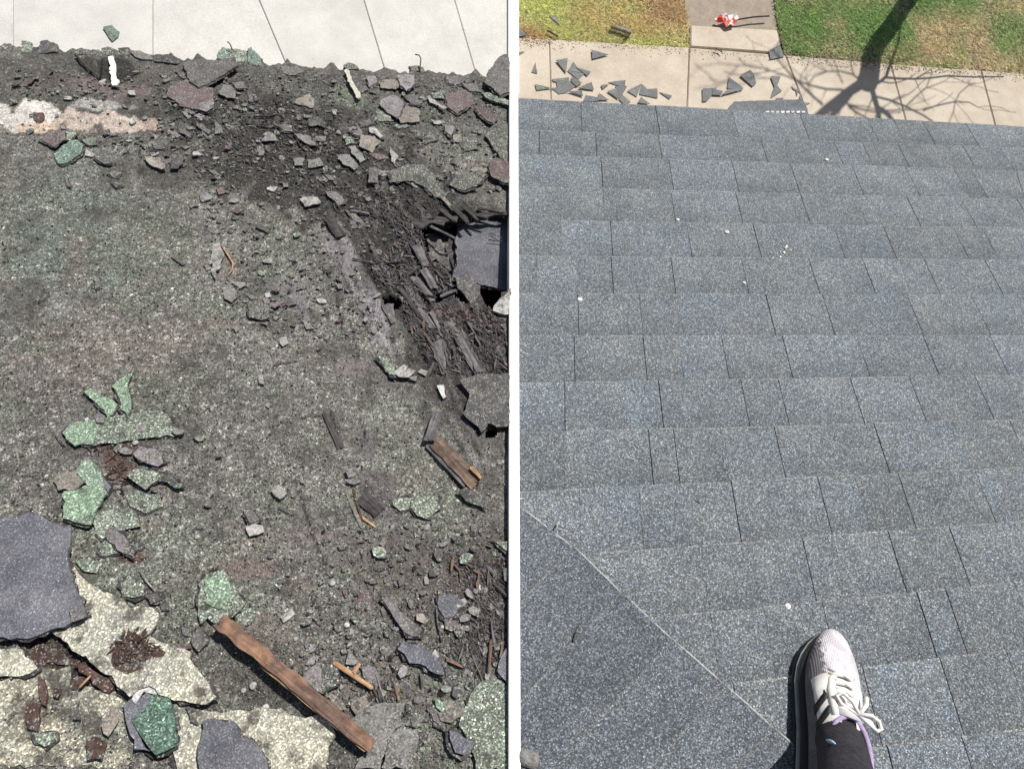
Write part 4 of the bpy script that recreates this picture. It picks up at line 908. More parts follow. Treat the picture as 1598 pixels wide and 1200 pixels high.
 (8, [(1290,865),(1340,770),(1405,680),(1480,670),(1572,720),(1572,1230),(1370,1230),(1340,1080),(1262,965)], 'greenpale', 'large green-grey speckled plate in the lower right corner of the ruined roof', dict(lift=.008, th=.005)),
 (8, [(1198,1005),(1262,998),(1292,1040),(1350,1060),(1352,1120),(1292,1157),(1240,1132),(1205,1062)], 'slate', 'bluish notched scrap near the bottom edge', dict(lift=.018, th=.005, curl=.004)),
 (8, [(1502,622),(1540,520),(1572,460),(1572,700),(1520,652)], 'slate', 'slate grey piece cut by the white strip at lower right', dict(lift=.013, th=.005)),
 (8, [(1540,-10),(1572,-20),(1572,70),(1545,60)], 'slate', 'slate grey piece against the white strip above the brown debris', dict(lift=.012)),
 (8, [(440,790),(480,760),(530,800),(560,870),(500,880)], 'tan', 'splintered tan board remnant beside the plank, left one', dict(lift=.009)),
 (8, [(600,800),(680,780),(720,870),(640,910),(590,860)], 'tan', 'splintered tan board remnant beside the plank, right one', dict(lift=.009)),
 (8, [(640,130),(720,160),(740,260),(680,290),(620,220)], 'maroon', 'faint reddish patch of bare felt in the lower centre', dict(lift=.004, th=.002)),
 (8, [(990,1010),(1040,1000),(1075,1040),(1030,1060)], 'dark', 'dark chip right of the smooth grey slab', {}),
 (8, [(1060,860),(1110,850),(1190,1000),(1160,1000)], 'mid', 'slanting brown-grey strip left of the notched bluish scrap', {}),
 (0, [(-40,806),(25,808),(45,800),(78,812),(105,822),(109,850),(104,873),(118,915),(135,962),(80,983),(60,992),(25,996),(-40,998)], 'slate', 'large blue-grey slate-like shingle at the left edge', dict(lift=.028, th=.006, curl=.004, grid=.02)),
 (0, [(108,952),(122,948),(135,962),(112,970)], 'mauve', 'pale worn corner of the large blue-grey shingle', dict(lift=.0325, th=.0012)),
 (0, [(305,1230),(312,1150),(317,1124),(327,1121),(362,1127),(378,1147),(400,1162),(416,1185),(424,1230)], 'slate', 'dark blue slab with a rounded tip at the bottom edge', dict(lift=.024, th=.007)),
]
for r, pts, mt, lab, kw in SC: frag('shingle_scrap', r, pts, mt, lab, 'scrap', **kw)

frag('stone', 6, [(95,655),(108,635),(135,623),(165,645),(192,678),(170,700),(150,713),(112,690)], 'pale', 'pale mauve flat stone on the lower centre granules', 'stone', th=.008, lift=.012, rag=.0009)
# pieces in the hole
frag('slate_shingle', 4, [(1265,165),(1380,140),(1440,138),(1500,130),(1660,122),(1660,560),(1500,540),(1400,530),(1290,480),(1245,500),(1222,478),(1255,400),(1240,260)], 'slate',
     'smooth blue-grey shingle sheet fallen into the big hole', 'shingle', th=.006, lift=-.035, tilt=(.06, .05), curl=.006, hgt_=False)
frag('shingle_scrap', 4, [(1240,510),(1300,478),(1400,540),(1392,600),(1340,642),(1262,560)], 'dark', 'dark folded scrap in the hole under the blue-grey sheet', 'scrap', th=.008, lift=-.03, tilt=(.2, .1), hgt_=False)
frag('shingle_scrap', 4, [(1475,700),(1510,640),(1590,560),(1590,712),(1520,716)], 'pale', 'pale beige scrap at the lower right rim of the hole', 'scrap', th=.006, lift=.014, tilt=(.1, .1))
frag('shingle_scrap', 4, [(1060,250),(1170,230),(1250,260),(1250,400),(1215,440),(1130,410),(1080,400)], 'dark', 'crumbling dark slope of rotten material inside the hole', 'scrap', th=.02, lift=-.05, tilt=(0, .25), hgt_=False, rag=.005, ncurl=.008)
# strips, planks, twigs, nails
frag('painted_strip', 1, [(635,275),(650,270),(668,272),(675,310),(684,360),(682,400),(697,440),(680,452),(660,455),(655,400),(645,340)], 'white', 'white flaking painted strip lying across the burnt-black patch at the eave', 'strip', th=.005, lift=.016, curl=.002)
frag('painted_strip', 2, [(545,362),(560,352),(577,365),(594,405),(612,450),(634,485),(652,520),(636,532),(612,495),(590,460),(566,410)], 'yellowed', 'yellowed strip with two nail holes near the eave', 'strip', th=.005, lift=.018)
o = longpiece('long_plank', 0, (344, 968), (578, 1162), 23, 19, .007, 'plankwood', 'long split brown plank lying diagonally at the bottom', 'plank', lift=.030)
longpiece('wood_splinter', 0, (410, 1040), (566, 1168), 5, 4, .004, 'woodfresh', 'fresh orange split edge hanging along the lower side of the long plank', 'splinter', lift=.030)
lump('crusty_lump', 7, (1490, 290), 62, 'greenpale', 'round green crusty lump resting on the upper end of the long plank', 'scrap', flat=.12)
longpiece('board', 6, (1110, 350), (1365, 615), 22, 24, .006, 'woodbrown', 'split brown board with a bright broken end', 'board', lift=.014)
longpiece('board', 6, (1075, 380), (1300, 625), 11, 8, .004, 'woodgrey', 'thin grey-brown strip along the split brown board', 'board', lift=.008)
longpiece('board', 6, (1138, 165), (1080, 345), 12, 15, .004, 'woodgrey', 'short dark slate-coloured batten above the split brown board', 'board', lift=.018)
longpiece('wood_splinter', 6, (1340, 515), (1402, 585), 7, 4, .003, 'woodfresh', 'bright orange broken tip beside the split brown board', 'splinter', lift=.018)
longpiece('wood_splinter', 6, (425, 180), (525, 395), 6, 9, .003, 'wooddark', 'dark brown wood sliver set in the granules', 'splinter', lift=.003)
longpiece('wood_splinter', 6, (552, 650), (655, 880), 5, 5, .003, 'tan', 'light brown edge of the split groove', 'splinter', lift=.002)
longpiece('wood_splinter', 6, (600, 640), (660, 850), 4, 3, .003, 'rot', 'dark red-brown sliver in the split groove', 'splinter', lift=.002)
longpiece('wood_splinter', 6, (650, 820), (745, 890), 5, 3, .003, 'woodfresh', 'orange-brown splinter at the foot of the split groove', 'splinter', lift=.003)
longpiece('board', 6, (660, 700), (770, 800), 24, 20, .004, 'wooddark', 'dark square-ended board piece beside the split groove', 'board', lift=.002)
longpiece('board', 4, (440, 118), (530, 235), 9, 13, .006, 'wooddark', 'dark tapering board shard above the bare board', 'board', lift=.010)
longpiece('board', 2, (732, 968), (727, 1062), 9, 9, .005, 'mid', 'upright slate-coloured sliver above the hole area', 'board', lift=.013)
longpiece('wood_splinter', 4, (0, 172), (78, 208), 5, 5, .004, 'woodgrey', 'short grey stick on the upper centre granules', 'splinter', lift=.006)
longpiece('wood_splinter', 4, (590, 75), (705, 95), 5, 4, .004, 'woodgrey', 'thin grey stick above the splinter field', 'splinter', lift=.009)
longpiece('wood_splinter', 3, (1032, 358), (1108, 412), 4, 4, .003, 'woodgrey', 'short grey stick left of the torn mauve strip', 'splinter', lift=.006)
longpiece('wood_splinter', 7, (455, 728), (526, 655), 4, 3, .003, 'woodfresh', 'bright orange needle of wood in the lower left', 'splinter', lift=.022)
longpiece('wood_splinter', 8, (490, 578), (720, 730), 7, 6, .004, 'woodfresh', 'long orange broken splinter right of the plank', 'splinter', lift=.014)
longpiece('wood_splinter', 8, (605, 640), (645, 578), 7, 5, .004, 'woodfresh', 'short orange splinter crossing the long orange one', 'splinter', lift=.018)
longpiece('wood_splinter', 8, (1185, 552), (1285, 600), 6, 3, .003, 'woodbrown', 'brown splinter right of the blue-grey torn strip', 'splinter', lift=.008)
longpiece('wood_splinter', 8, (1463, 435), (1450, 632), 5, 4, .003, 'woodbrown', 'long upright brown stick, left of two at the lower right', 'splinter', lift=.010)
longpiece('wood_splinter', 8, (1535, 460), (1522, 545), 4, 3, .003, 'woodbrown', 'short upright brown stick, right of two at the lower right', 'splinter', lift=.010)
longpiece('wood_splinter', 8, (1028, 640), (1037, 728), 4, 3, .003, 'woodgrey', 'short pale stick under the blue-grey torn strip', 'splinter', lift=.008)
longpiece('wood_splinter', 4, (1150, 610), (1250, 570), 5, 4, .003, 'woodgrey', 'pale stick bridging the rim below the hole', 'splinter', lift=.010)
longpiece('wood_splinter', 2, (1160, 1150), (1230, 1235), 6, 3, .004, 'tan', 'beige splinter pointing into the hole from above', 'splinter', lift=.012)
longpiece('wood_splinter', 4, (1090, 175), (1240, 250), 5, 3, .004, 'woodgrey', 'grey stick hanging across the dark top of the hole', 'splinter', lift=.0)
longpiece('board', 4, (820, 660), (850, 775), 15, 5, .005, 'woodgrey', 'pointed pale board sliver below the small square hole', 'board', lift=.005)
longpiece('board', 4, (980, 490), (1105, 640), 9, 8, .006, 'woodgrey', 'long grey board strip left of the hole', 'board', lift=.006)
longpiece('board', 4, (1000, 300), (1055, 420), 12, 9, .006, 'woodgrey', 'upper grey board strip at the left rim of the hole', 'board', lift=.010)
longpiece('board', 4, (1040, 440), (1110, 560), 9, 9, .006, 'woodgrey', 'lower grey board strip at the left rim of the hole', 'board', lift=.010)
longpiece('board', 4, (1130, 890), (1170, 1090), 22, 6, .005, 'woodgrey', 'wedge of smooth grey board below the hole', 'board', lift=.004)
def twig(r, pts, w, mat, label, cat='twig', up=.006, name='twig'):
    pp = Z(r, pts); P = [world(*ruv(x, y, up), up+height_at(x, y)) for x, y in pp]; c = sum(P)/len(P)
    me = tube(name, [p-c for p in P], [w*(1-.5*i/len(P)) for i in range(len(P))], 6)
    tag(link(name, me, mat, None, gm(c)), label, cat)
twig(2, [(222,675),(228,720),(245,780),(275,835),(302,862)], .0032, 'wooddark', 'curved dark twig in the upper centre debris')
twig(2, [(-10,655),(80,652),(165,632)], .0028, 'wooddark', 'upper straight dark twig left in the centre debris')
twig(2, [(-60,700),(20,708),(95,722)], .0028, 'wooddark', 'lower straight dark twig left in the centre debris')
twig(3, [(165,652),(215,640),(272,598)], .0016, 'dark', 'thin dark twig on the left granules')
twig(3, [(1335,285),(1380,350),(1412,405),(1405,445),(1375,480)], .0028, 'woodfresh', 'thin orange-pink splinter beside the torn mauve strip')
twig(7, [(830,3),(880,75),(930,130),(972,172)], .0020, 'pale', 'thin whitish twig above the cream plate')
twig(8, [(1122,225),(1130,330),(1155,445)], .0022, 'woodgrey', 'thin upright twig left of the round dark blue scrap')
twig(6, [(275,205),(330,190),(405,178)], .0014, 'dark', 'thin horizontal dark twig on the centre granules')
twig(4, [(410,430),(440,455),(465,487)], .0018, 'wooddark', 'short dark twig left of the bare board')
twig(4, [(600,380),(680,388),(740,405)], .0022, 'woodgrey', 'thin twig right of the bare board')
twig(4, [(1445,258),(1500,262),(1568,266)], .0016, 'wooddark', 'thin dark twig lying on the blue-grey sheet in the hole', up=-.022)
twig(4, [(1458,212),(1495,228),(1530,247)], .0016, 'woodgrey', 'thin pale splinter lying on the blue-grey sheet in the hole', up=-.022)
twig(1, [(430,262),(500,335),(578,402)], .0042, 'wooddark', 'dark stick slanting across the blackened notch at the eave', up=.010)
twig(1, [(598,288),(590,340),(584,405)], .0030, 'soot', 'blackened upright stick left of the white strip', up=.010)
twig(6, [(135,762),(180,785),(228,808)], .0014, 'dark', 'short dark twig below the pale stone')
twig(4, [(100,1042),(180,1020),(260,1010)], .0014, 'woodbrown', 'thin reddish twig on the centre granules')
# bent nails standing at the eave
def nail(r, pts, hs, label):
    pp = Z(r, pts); P = [world(*ruv(x, y, h), h) for (x, y), h in zip(pp, hs)]; c = sum(P)/len(P)
    tag(link('bent_nail', tube('bent_nail', [p-c for p in P], .0021, 6), 'rot', None, gm(c)), label, 'nail')
nail(2, [(1018,385),(1022,330),(1026,285),(1015,266),(990,262)], [.0, .012, .024, .028, .028], 'rusty bent nail sticking up beyond the eave near the third joint')
nail(1, [(1408,232),(1398,205),(1388,188),(1378,184)], [.012, .022, .028, .028], 'short bent nail poking out of the green eave clump')
for p, rd, lab, r in (((725,1005),14,'white pebble on the left granules, left one of two',3), ((915,985),12,'white pebble on the left granules, right one of two',3),
        ((1135,370),13,'pale pebble left of the torn mauve strip',3), ((495,218),19,'round white pebble on the light green shingle end',5), ((617,222),17,'round beige pebble below the green oblong scrap',5),
        ((805,365),21,'pale angular pebble under the long flat shingle',5), ((1190,950),18,'pale pebble left of the pale curled scrap',5), ((703,640),12,'white bead in the brown crumbs beside the big green scrap',5),
        ((502,634),10,'tiny round pebble right of the pale stone',6), ((1535,715),22,'round pebble on the dark patch left of the plank',7),
        ((1475,745),16,'smaller grey pebble on the dark patch left of the plank',7), ((475,80),20,'round pale pebble in the lower centre',8), ((565,340),19,'round white pebble beside the dark chip',8),
        ((55,850),19,'pale pebble at the rim of the bottom cream plate',8), ((245,425),13,'small pebble right of the long plank top',8), ((1425,712),14,'white chip on the right debris slope',2), ((1040,815),12,'round white crumb in the right-hand granules',2),
        ((390,545),14,'dull green pebble on the left granules',3), ((1160,352),14,'ring-like pale crumb under the dark blue scrap',8)):
    lump('pebble', r, p, rd, 'stone', lab)

# wood splinters around the hole
def prism(k):
    L_ = [.020, .028, .036, .048, .016, .024][k % 6]; w = [.0016, .0022, .0028, .0034, .002, .003][k % 6]
    vs = []; fs = []
    for i, t in enumerate((-.5, -.15, .2, .5)):
        ww = w*(.35 if i in (0, 3) else 1)*random.uniform(.8, 1.2); off = random.uniform(-.3, .3)*w
        vs += [(t*L_, off-ww, 0), (t*L_, off+ww, random.uniform(-.0003, .0003)), (t*L_, off+ww*.8, ww*1.1), (t*L_, off-ww*.7, ww*1.2)]
    for i in range(3):
        for j in range(4): fs.append((i*4+j, i*4+(j+1) % 4, (i+1)*4+(j+1) % 4, (i+1)*4+j))
    fs += [(3, 2, 1, 0), (12, 13, 14, 15)]
    return vs, fs
zoneA = Z(4, [(560,60),(760,30),(1000,150),(1060,330),(1100,420),(1190,430),(1220,560),(1100,660),(980,560),(820,560),(720,480),(740,400),(900,260),(820,130)])
zoneB = Z(4, [(900,560),(1080,680),(1300,680),(1460,700),(1560,800),(1560,1150),(1300,1100),(1100,1100),(1000,900),(900,760)])
zoneC = Z(8, [(1200,-60),(1570,-40),(1570,520),(1400,640),(1180,560),(1250,340),(1330,220),(1300,60)])
zoneD = Z(8, [(680,700),(860,690),(890,800),(740,840)])
zoneE = Z(2, [(0,560),(240,520),(480,700),(420,840),(300,880),(60,820)])
zones = [(zoneA, 85, -1.05, .6), (zoneB, 55, -1.1, .35), (zoneC, 30, -1.2, .7), (zoneD, 10, -.6, .8), (zoneE, 14, -.3, .9)]
def rnd_in(poly):
    xs_ = [p[0] for p in poly]; ys_ = [p[1] for p in poly]
    while True:
        q_ = (random.uniform(min(xs_), max(xs_)), random.uniform(min(ys_), max(ys_)))
        if inside(q_, poly): return q_
def in_hole(x, y): return math.hypot(x-608, y-472) < 17 or any(inside((x, y), h) for h in (HOLE, HOLE2, HOLE3, HOLE4))
protos = {}
for k in range(6):
    for mt in ('woodgrey', 'wooddark', 'woodbrown', 'mid'):
        vs, fs_ = prism(k); protos[k, mt] = mesh('wood_splinter', vs, fs_); protos[k, mt].materials.append(MAT[mt])
tot = 0
GL = {'woodgrey': 'grey rotten wood splinter', 'wooddark': 'blackened wood splinter', 'woodbrown': 'brown wood splinter', 'mid': 'dull grey bark-like splinter'}
ZL = ['in the shredded wood left of the hole', 'in the shredded wood below the hole', 'in the brown debris at the lower right', 'in the small pile right of the long plank', 'in the twiggy debris at the upper centre']
for zi, (zone, cnt_, dirn, spread) in enumerate(zones):
    for i in range(cnt_):
        x, y = rnd_in(zone)
        if in_hole(x, y): continue
        mt = random.choices(['woodgrey', 'wooddark', 'woodbrown', 'mid'], [.42, .25, .13 if zi < 2 else .4, .2])[0]
        u, v_ = ruv(x, y, .006); ang = dirn+random.gauss(0, spread)
        m_ = rmat(u, v_, .003+height_at(x, y)+random.uniform(0, .005), ang, (random.uniform(-.5, .5), random.uniform(-.25, .25)))@Matrix.Diagonal((random.uniform(.5, 1.3), random.uniform(.5, 1.15), random.uniform(.6, 1.2), 1))
        o = link('wood_splinter', protos[random.randrange(6), mt], None, None, m_)
        tag(o, GL[mt]+' '+ZL[zi], 'splinter', GL[mt]+'s '+ZL[zi])
def scatter_stuff(name, n, polyfun, vf, mat, label, sc=(.6, 1.2), lift=.001, dirn=None, flat=.6):
    V, Fs = [], []; k = 0
    while k < n:
        x, y = polyfun()
        if in_hole(x, y) or x > 790 or (x < 245 and 158 < y < 208 and random.random() < .93): continue
        k += 1; vs, fs_ = vf(random.randrange(6)); s = random.uniform(*sc); u, v_ = ruv(x, y, 0); h = height_at(x, y)+lift+random.uniform(0, .002)
        a = (dirn+random.gauss(0, .6)) if dirn is not None else random.uniform(0, 6.28); rx, ry = random.gauss(0, flat*.5), random.gauss(0, flat*.4)
        mm = Matrix.Translation((u, v_, h))@Matrix.Rotation(a, 4, 'Z')@Matrix.Rotation(rx, 4, 'X')@Matrix.Rotation(ry, 4, 'Y')@Matrix.Scale(s, 4)
        b_ = len(V); V += [tuple(mm@Vector(p)) for p in vs]; Fs += [tuple(i_+b_ for i_ in f) for f in fs_]
    o = link(name, mesh(name, V, Fs), mat, None, rmat(0, 0)); tag(o, label, 'debris', kind='stuff'); return o
def zf(*zs_): return lambda: rnd_in(random.choice(zs_))
scatter_stuff('wood_shreds', 2600, zf(zoneA, zoneA, zoneB, zoneC), prism, 'woodgrey', 'fine grey wood shreds strewn around the hole', (.15, .5), dirn=-1.05)
scatter_stuff('wood_shreds', 2600, zf(zoneA, zoneB, zoneB, zoneC, zoneE), prism, 'wooddark', 'fine black wood shreds strewn around the hole', (.15, .6), dirn=-1.05)
scatter_stuff('wood_crumbs', 260, zf(zoneC, zoneD, Z(5, [(480,380),(700,380),(800,480),(720,720),(600,620),(680,470)]), Z(7, [(60,440),(300,460),(700,700),(640,780),(400,640)])), prism, 'rot', 'reddish brown rotten wood crumbs in several beds', (.3, .7))
scatter_stuff('wood_crumbs', 170, zf(Z(7, [(680,500),(780,390),(880,420),(990,515),(930,570),(700,610)])), prism, 'rot', 'dark red wood crumbs heaped on the largest cream plate', (.2, .55), lift=.023)
frag('board', 4, [(970,150),(1020,128),(1080,132),(1150,112),(1200,128),(1262,116),(1250,150),(1205,142),(1160,166),(1100,150),(1060,172),(1010,180)], 'wooddark', 'dark ragged board edge along the top left rim of the hole', 'board', lift=.008, rag=.004, th=.006)
frag('board', 4, [(1235,112),(1300,92),(1400,85),(1480,92),(1572,80),(1572,106),(1500,104),(1420,118),(1340,108),(1290,132)], 'wooddark', 'dark ragged board edge along the top right rim of the hole', 'board', lift=.009, rag=.004, th=.006)
for (p0_, p1_, w_, lab_) in (((1215,40),(1320,152),9,'thick dark splinter crossing the top rim of the hole'), ((1330,96),(1445,124),5,'thin dark splinter lying along the top rim of the hole'), ((1150,70),(1235,140),7,'short dark splinter left of the thick one at the top rim'), ((1290,50),(1385,140),6,'slanting splinter right of the thick one at the top rim'), ((1380,60),(1540,90),5,'long flat splinter above the right of the hole')):
    longpiece('wood_splinter', 4, p0_, p1_, w_, w_*.5, .004, 'wooddark', lab_, 'splinter', lift=.012)
for (p0_, p1_, w0_, w1_, m_, lab_) in (((1200,760),(1390,1080),20,14,'woodgrey','widest grooved grey board below the hole'),
    ((1100,700),(1170,860),10,6,'woodgrey','narrow grey board tip left of the widest grooved one'),
    ((1350,1010),(1470,1190),16,12,'woodgrey','lower grey board reaching the dark felt sheet'), ((960,620),(1110,810),9,7,'woodgrey','long thin grey board right of the small square hole'),
    ((900,560),(1010,720),7,5,'wooddark','dark thin board touching the small square hole')):
    longpiece('board', 4, p0_, p1_, w0_, w1_, .003, m_, lab_, 'board', lift=.0015)
zoneF = Z(0, [(300,140),(470,170),(640,250),(690,320),(620,360),(520,330),(400,260),(300,200)])
scatter_stuff('wood_shreds', 1500, zf(zoneF, zoneF, zoneA), prism, 'wooddark', 'black rotten shreds running from the eave towards the hole', (.2, .8), dirn=-.7, flat=.9)
scatter_stuff('wood_shreds', 700, zf(zoneF, zoneA, zoneB), prism, 'mid', 'grey bark-like shreds running from the eave towards the hole', (.2, .8), dirn=-.7, flat=.9)
# flakes: small torn chips
def flake(k):
    n_ = random.choice([5, 6, 7, 8]); el = random.uniform(.45, 1); R_ = [.0045, .006, .0075, .009, .005, .007][k % 6]; a0 = random.random()*6
    ring = [(R_*1.15*random.uniform(.55, 1.15)*math.cos(a0+6.283*i/n_), el*R_*random.uniform(.6, 1.15)*math.sin(a0+6.283*i/n_)) for i in range(n_)]
    t = random.uniform(.0007, .0016); z = [random.uniform(-.0006, .0012) for _ in range(n_)]
    vs = [(x, y, z_+t) for (x, y), z_ in zip(ring, z)]+[(x*1.05, y*1.05, z_-.0005) for (x, y), z_ in zip(ring, z)]
    return vs, [tuple(range(n_)), tuple(range(2*n_-1, n_-1, -1))]+[(i+n_, (i+1) % n_+n_, (i+1) % n_, i) for i in range(n_)]
fz = [(Z(0, [(24,110),(795,128),(795,300),(700,310),(520,290),(250,260),(24,200)]), 'in the debris band along the ruined eave'),
      (Z(0, [(300,260),(620,300),(640,470),(560,560),(420,520),(330,420)]), 'in the middle of the ruined roof'),
      (Z(0, [(500,820),(790,820),(790,1180),(600,1180),(470,1020)]), 'in the lower right of the ruined roof'),
      (Z(0, [(120,650),(420,700),(480,1000),(300,980),(130,860)]), 'near the green scraps')]
flp = {}
FL = {'grey': 'small grey shingle chip', 'mid': 'small dull grey chip', 'pale': 'small pale chip', 'dark': 'small charcoal chip', 'maroon': 'small maroon chip', 'greenpale': 'small green-grey chip', 'tan': 'small beige chip'}
for k in range(6):
    for mt in FL:
        vs, fs_ = flake(k); flp[k, mt] = mesh('shingle_chip', vs, fs_); flp[k, mt].materials.append(MAT[mt])
for (zone, zl), cnt_ in zip(fz, (150, 45, 55, 25)):
    for i in range(cnt_):
        x, y = rnd_in(zone)
        if in_hole(x, y): continue
        mt = random.choices(list(FL), [.3, .27, .1, .13, .06, .08, .06])[0]; u, v_ = ruv(x, y, .005)
        s = random.uniform(.9, 1.7)
        m_ = rmat(u, v_, .004+height_at(x, y)+random.uniform(0, .004), random.uniform(0, 6.28), (random.gauss(0, .15), random.gauss(0, .15)))@Matrix.Scale(s, 4)
        o = link('shingle_chip', flp[random.randrange(6), mt], None, None, m_); tag(o, FL[mt]+' '+zl, 'chip', FL[mt]+'s '+zl)
whole = Z(0, [(-80,95),(795,125),(795,1230),(-80,1230)])
bandz = fz[0][0]
scatter_stuff('loose_chips', 1100, zf(bandz, bandz, fz[1][0], fz[2][0], whole), flake, 'mid', 'countless crumbled dark chips over the ruined roof', (.25, .9))
scatter_stuff('loose_chips', 650, zf(bandz, fz[1][0], fz[2][0], whole), flake, 'grey', 'countless crumbled light grey chips over the ruined roof', (.2, .6))
for mt_, n_c, sc_, nm_ in (('speck', 620, (.5, 1.5), 'grey-green'), ('mid', 420, (.5, 1.4), 'dull grey'), ('dark', 520, (.4, 1.4), 'charcoal'), ('mauve', 200, (.4, 1.2), 'mauve'), ('soot', 260, (.3, .9), 'black')):
    scatter_stuff('loose_chips', n_c, zf(bandz, bandz, bandz, fz[1][0], fz[2][0]), flake, mt_, 'crumbled %s chips heaped in the debris of the ruined roof' % nm_, sc_, flat=.9)
def grain(k):
    r = [.0011, .0014, .0017, .0021, .0012, .0016][k % 6]; j = lambda: random.uniform(.7, 1.2)*r
    return [(j(), 0, 0), (0, j(), 0), (-j(), 0, 0), (0, -j(), 0), (0, 0, j()), (0, 0, -j())], [(0, 1, 4), (1, 2, 4), (2, 3, 4), (3, 0, 4), (1, 0, 5), (2, 1, 5), (3, 2, 5), (0, 3, 5)]
MAT['graingrey'] = plain('grey_grains', (.26, .26, .235)); MAT['graindark'] = plain('dark_grains', (.05, .05, .045)); MAT['grainolive'] = plain('olive_grains', (.20, .22, .15))
MAT['grainwhite'] = plain('white_grains', (.60, .60, .55))
scatter_stuff('loose_granules', 7500, zf(whole), grain, 'graingrey', 'light mineral granules lying loose on the ruined roof', (.7, 1.3))
scatter_stuff('loose_granules', 6500, zf(whole), grain, 'graindark', 'black mineral granules lying loose on the ruined roof', (.7, 1.6))
scatter_stuff('loose_granules', 4500, zf(whole), grain, 'grainolive', 'olive mineral granules lying loose on the ruined roof', (.7, 1.3))
scatter_stuff('loose_granules', 1500, zf(whole), grain, 'grainwhite', 'white mineral granules lying loose on the ruined roof', (.6, 1.2))

# ================================================================== on the ground
frag('shingle_scrap', 1, [(600,90),(655,80),(680,105),(705,120),(690,150),(665,180),(640,155),(625,120)], 'greenteal', 'green shingle scrap alone on the pale pavement beyond the eave', 'scrap', ground=True, th=.01, lift=.016, rag=.006)
TR = [ # cut shingle corners on the sidewalk (region 11)
 ([(0,245),(75,242),(40,262)], 'grey', 'dark sliver at the left edge of the sidewalk'),
 ([(142,310),(155,380),(117,372)], 'grey', 'small upright triangle alone left of the first sidewalk joint'),
 ([(492,232),(600,262),(498,288)], 'offcut', 'lone arrow-like triangle farthest up the sidewalk'),
 ([(270,297),(343,285),(335,375)], 'offcut', 'downward triangle near the first joint'),
 ([(378,307),(430,375),(345,362)], 'offcut', 'triangle with a white glint right of the downward one'),
 ([(395,340),(488,368),(465,395)], 'new', 'slender triangle pointing left in the upper cluster'),
 ([(340,362),(448,380),(408,418)], 'offcut', 'inverted triangle in the upper cluster'),
 ([(245,415),(352,403),(350,440),(255,430)], 'offcut', 'long flat strip piece at the top of the left pile'),
 ([(140,445),(250,472),(150,483)], 'greenpale', 'greenish thin triangle left of the pile'),
 ([(270,420),(430,435),(330,500),(285,505)], 'offcut', 'large overlapping triangle in the left pile'),
 ([(370,395),(432,437),(400,460),(365,430)], 'grey', 'pale grey piece in the middle of the left pile'),
 ([(405,470),(492,433),(508,483)], 'offcut', 'triangle pointing left at the right end of the left pile'),
 ([(240,470),(400,460),(290,508)], 'offcut', 'dark low triangle at the base of the left pile'),
 ([(340,490),(430,485),(440,522)], 'new', 'small blue-grey triangle under the left pile'),
 ([(550,452),(600,447),(562,478)], 'tan', 'tiny beige triangle between the piles'),
 ([(595,435),(705,420),(700,462),(650,455)], 'offcut', 'wide triangle on top of the middle pile'),
 ([(590,490),(650,470),(660,540)], 'offcut', 'dark triangle at the left of the middle pile'),
 ([(640,460),(715,458),(665,545)], 'offcut', 'tall downward triangle in the middle pile'),
 ([(680,510),(735,555),(700,575),(665,545)], 'grey', 'pale piece at the foot of the middle pile'),
 ([(715,488),(805,443),(775,525)], 'offcut', 'leaf-like triangle right of the middle pile'),
 ([(805,445),(845,480),(905,535),(790,510)], 'offcut', 'broad dark triangle in the right pile'),
 ([(830,478),(902,472),(905,530)], 'offcut', 'square-cornered triangle on the right pile'),
 ([(912,495),(995,518),(978,540)], 'offcut', 'small lone triangle right of the right pile'),
 ([(455,515),(590,540),(520,555),(440,550)], 'new', 'flat piece against the eave under the left pile'),
 ([(540,500),(600,545),(530,545)], 'grey', 'grey shard against the eave between the piles'),
 ([(800,525),(860,572),(780,560)], 'offcut', 'shard against the eave under the right pile'),
 ([(1183,475),(1275,468),(1240,520),(1210,552),(1184,555)], 'offcut', 'bent shingle piece left of the pair under the tree shadow'),
 ([(1250,475),(1310,490),(1300,515),(1245,512)], 'new', 'blue-grey link piece in the pair under the tree shadow'),
 ([(1348,402),(1440,470),(1430,482),(1338,470)], 'new', 'pointed triangle standing over the pair under the tree shadow'),
 ([(1300,515),(1345,475),(1440,478)], 'offcut', 'flat triangle at the foot of the pointed one'),
 ([(1418,392),(1482,357),(1505,385),(1520,440),(1497,460)], 'offcut', 'fan of folded shingle alone up the sidewalk'),
 ([(228,20),(262,18),(298,80)], 'grey', 'grey shingle triangle lying in the mossy lawn', ),
 ([(0,108),(60,108),(88,140),(30,152)], 'offcut', 'charcoal piece in the corner of the mossy lawn'),
]
for pts, mt, lab in TR:
    frag('shingle_offcut', 11, pts, mt, lab, 'offcut', ground=True, th=.003, lift=.006+random.random()*.014, rag=.0008, ncurl=.0015, group=None)
TR2 = [([(50,400),(112,400),(92,455),(122,488),(52,530),(75,465)], 'offcut', 'hourglass-shaped shingle offcut by the slanting sidewalk joint'),
 ([(180,460),(238,492),(232,500),(190,478)], 'offcut', 'thin sliver touching the slanting sidewalk joint'),
 ([(208,480),(222,485),(215,525)], 'offcut', 'tiny upright sliver under the thin one'),
 ([(40,240),(108,200),(135,275),(50,292)], 'offcut', 'dark offcut where the walkway meets the lawn'),
 ([(230,515),(262,560),(300,562),(268,578),(235,545)], 'grey', 'twisted grey sliver beside the dark shingle strip'),
 ([(85,535),(130,530),(125,568),(88,570)], 'new', 'small scrap resting on the dark shingle strip')]
for pts, mt, lab in TR2: frag('shingle_offcut', 12, pts, mt, lab, 'offcut', ground=True, th=.003, lift=.006+random.random()*.012, rag=.0008, ncurl=.0015)
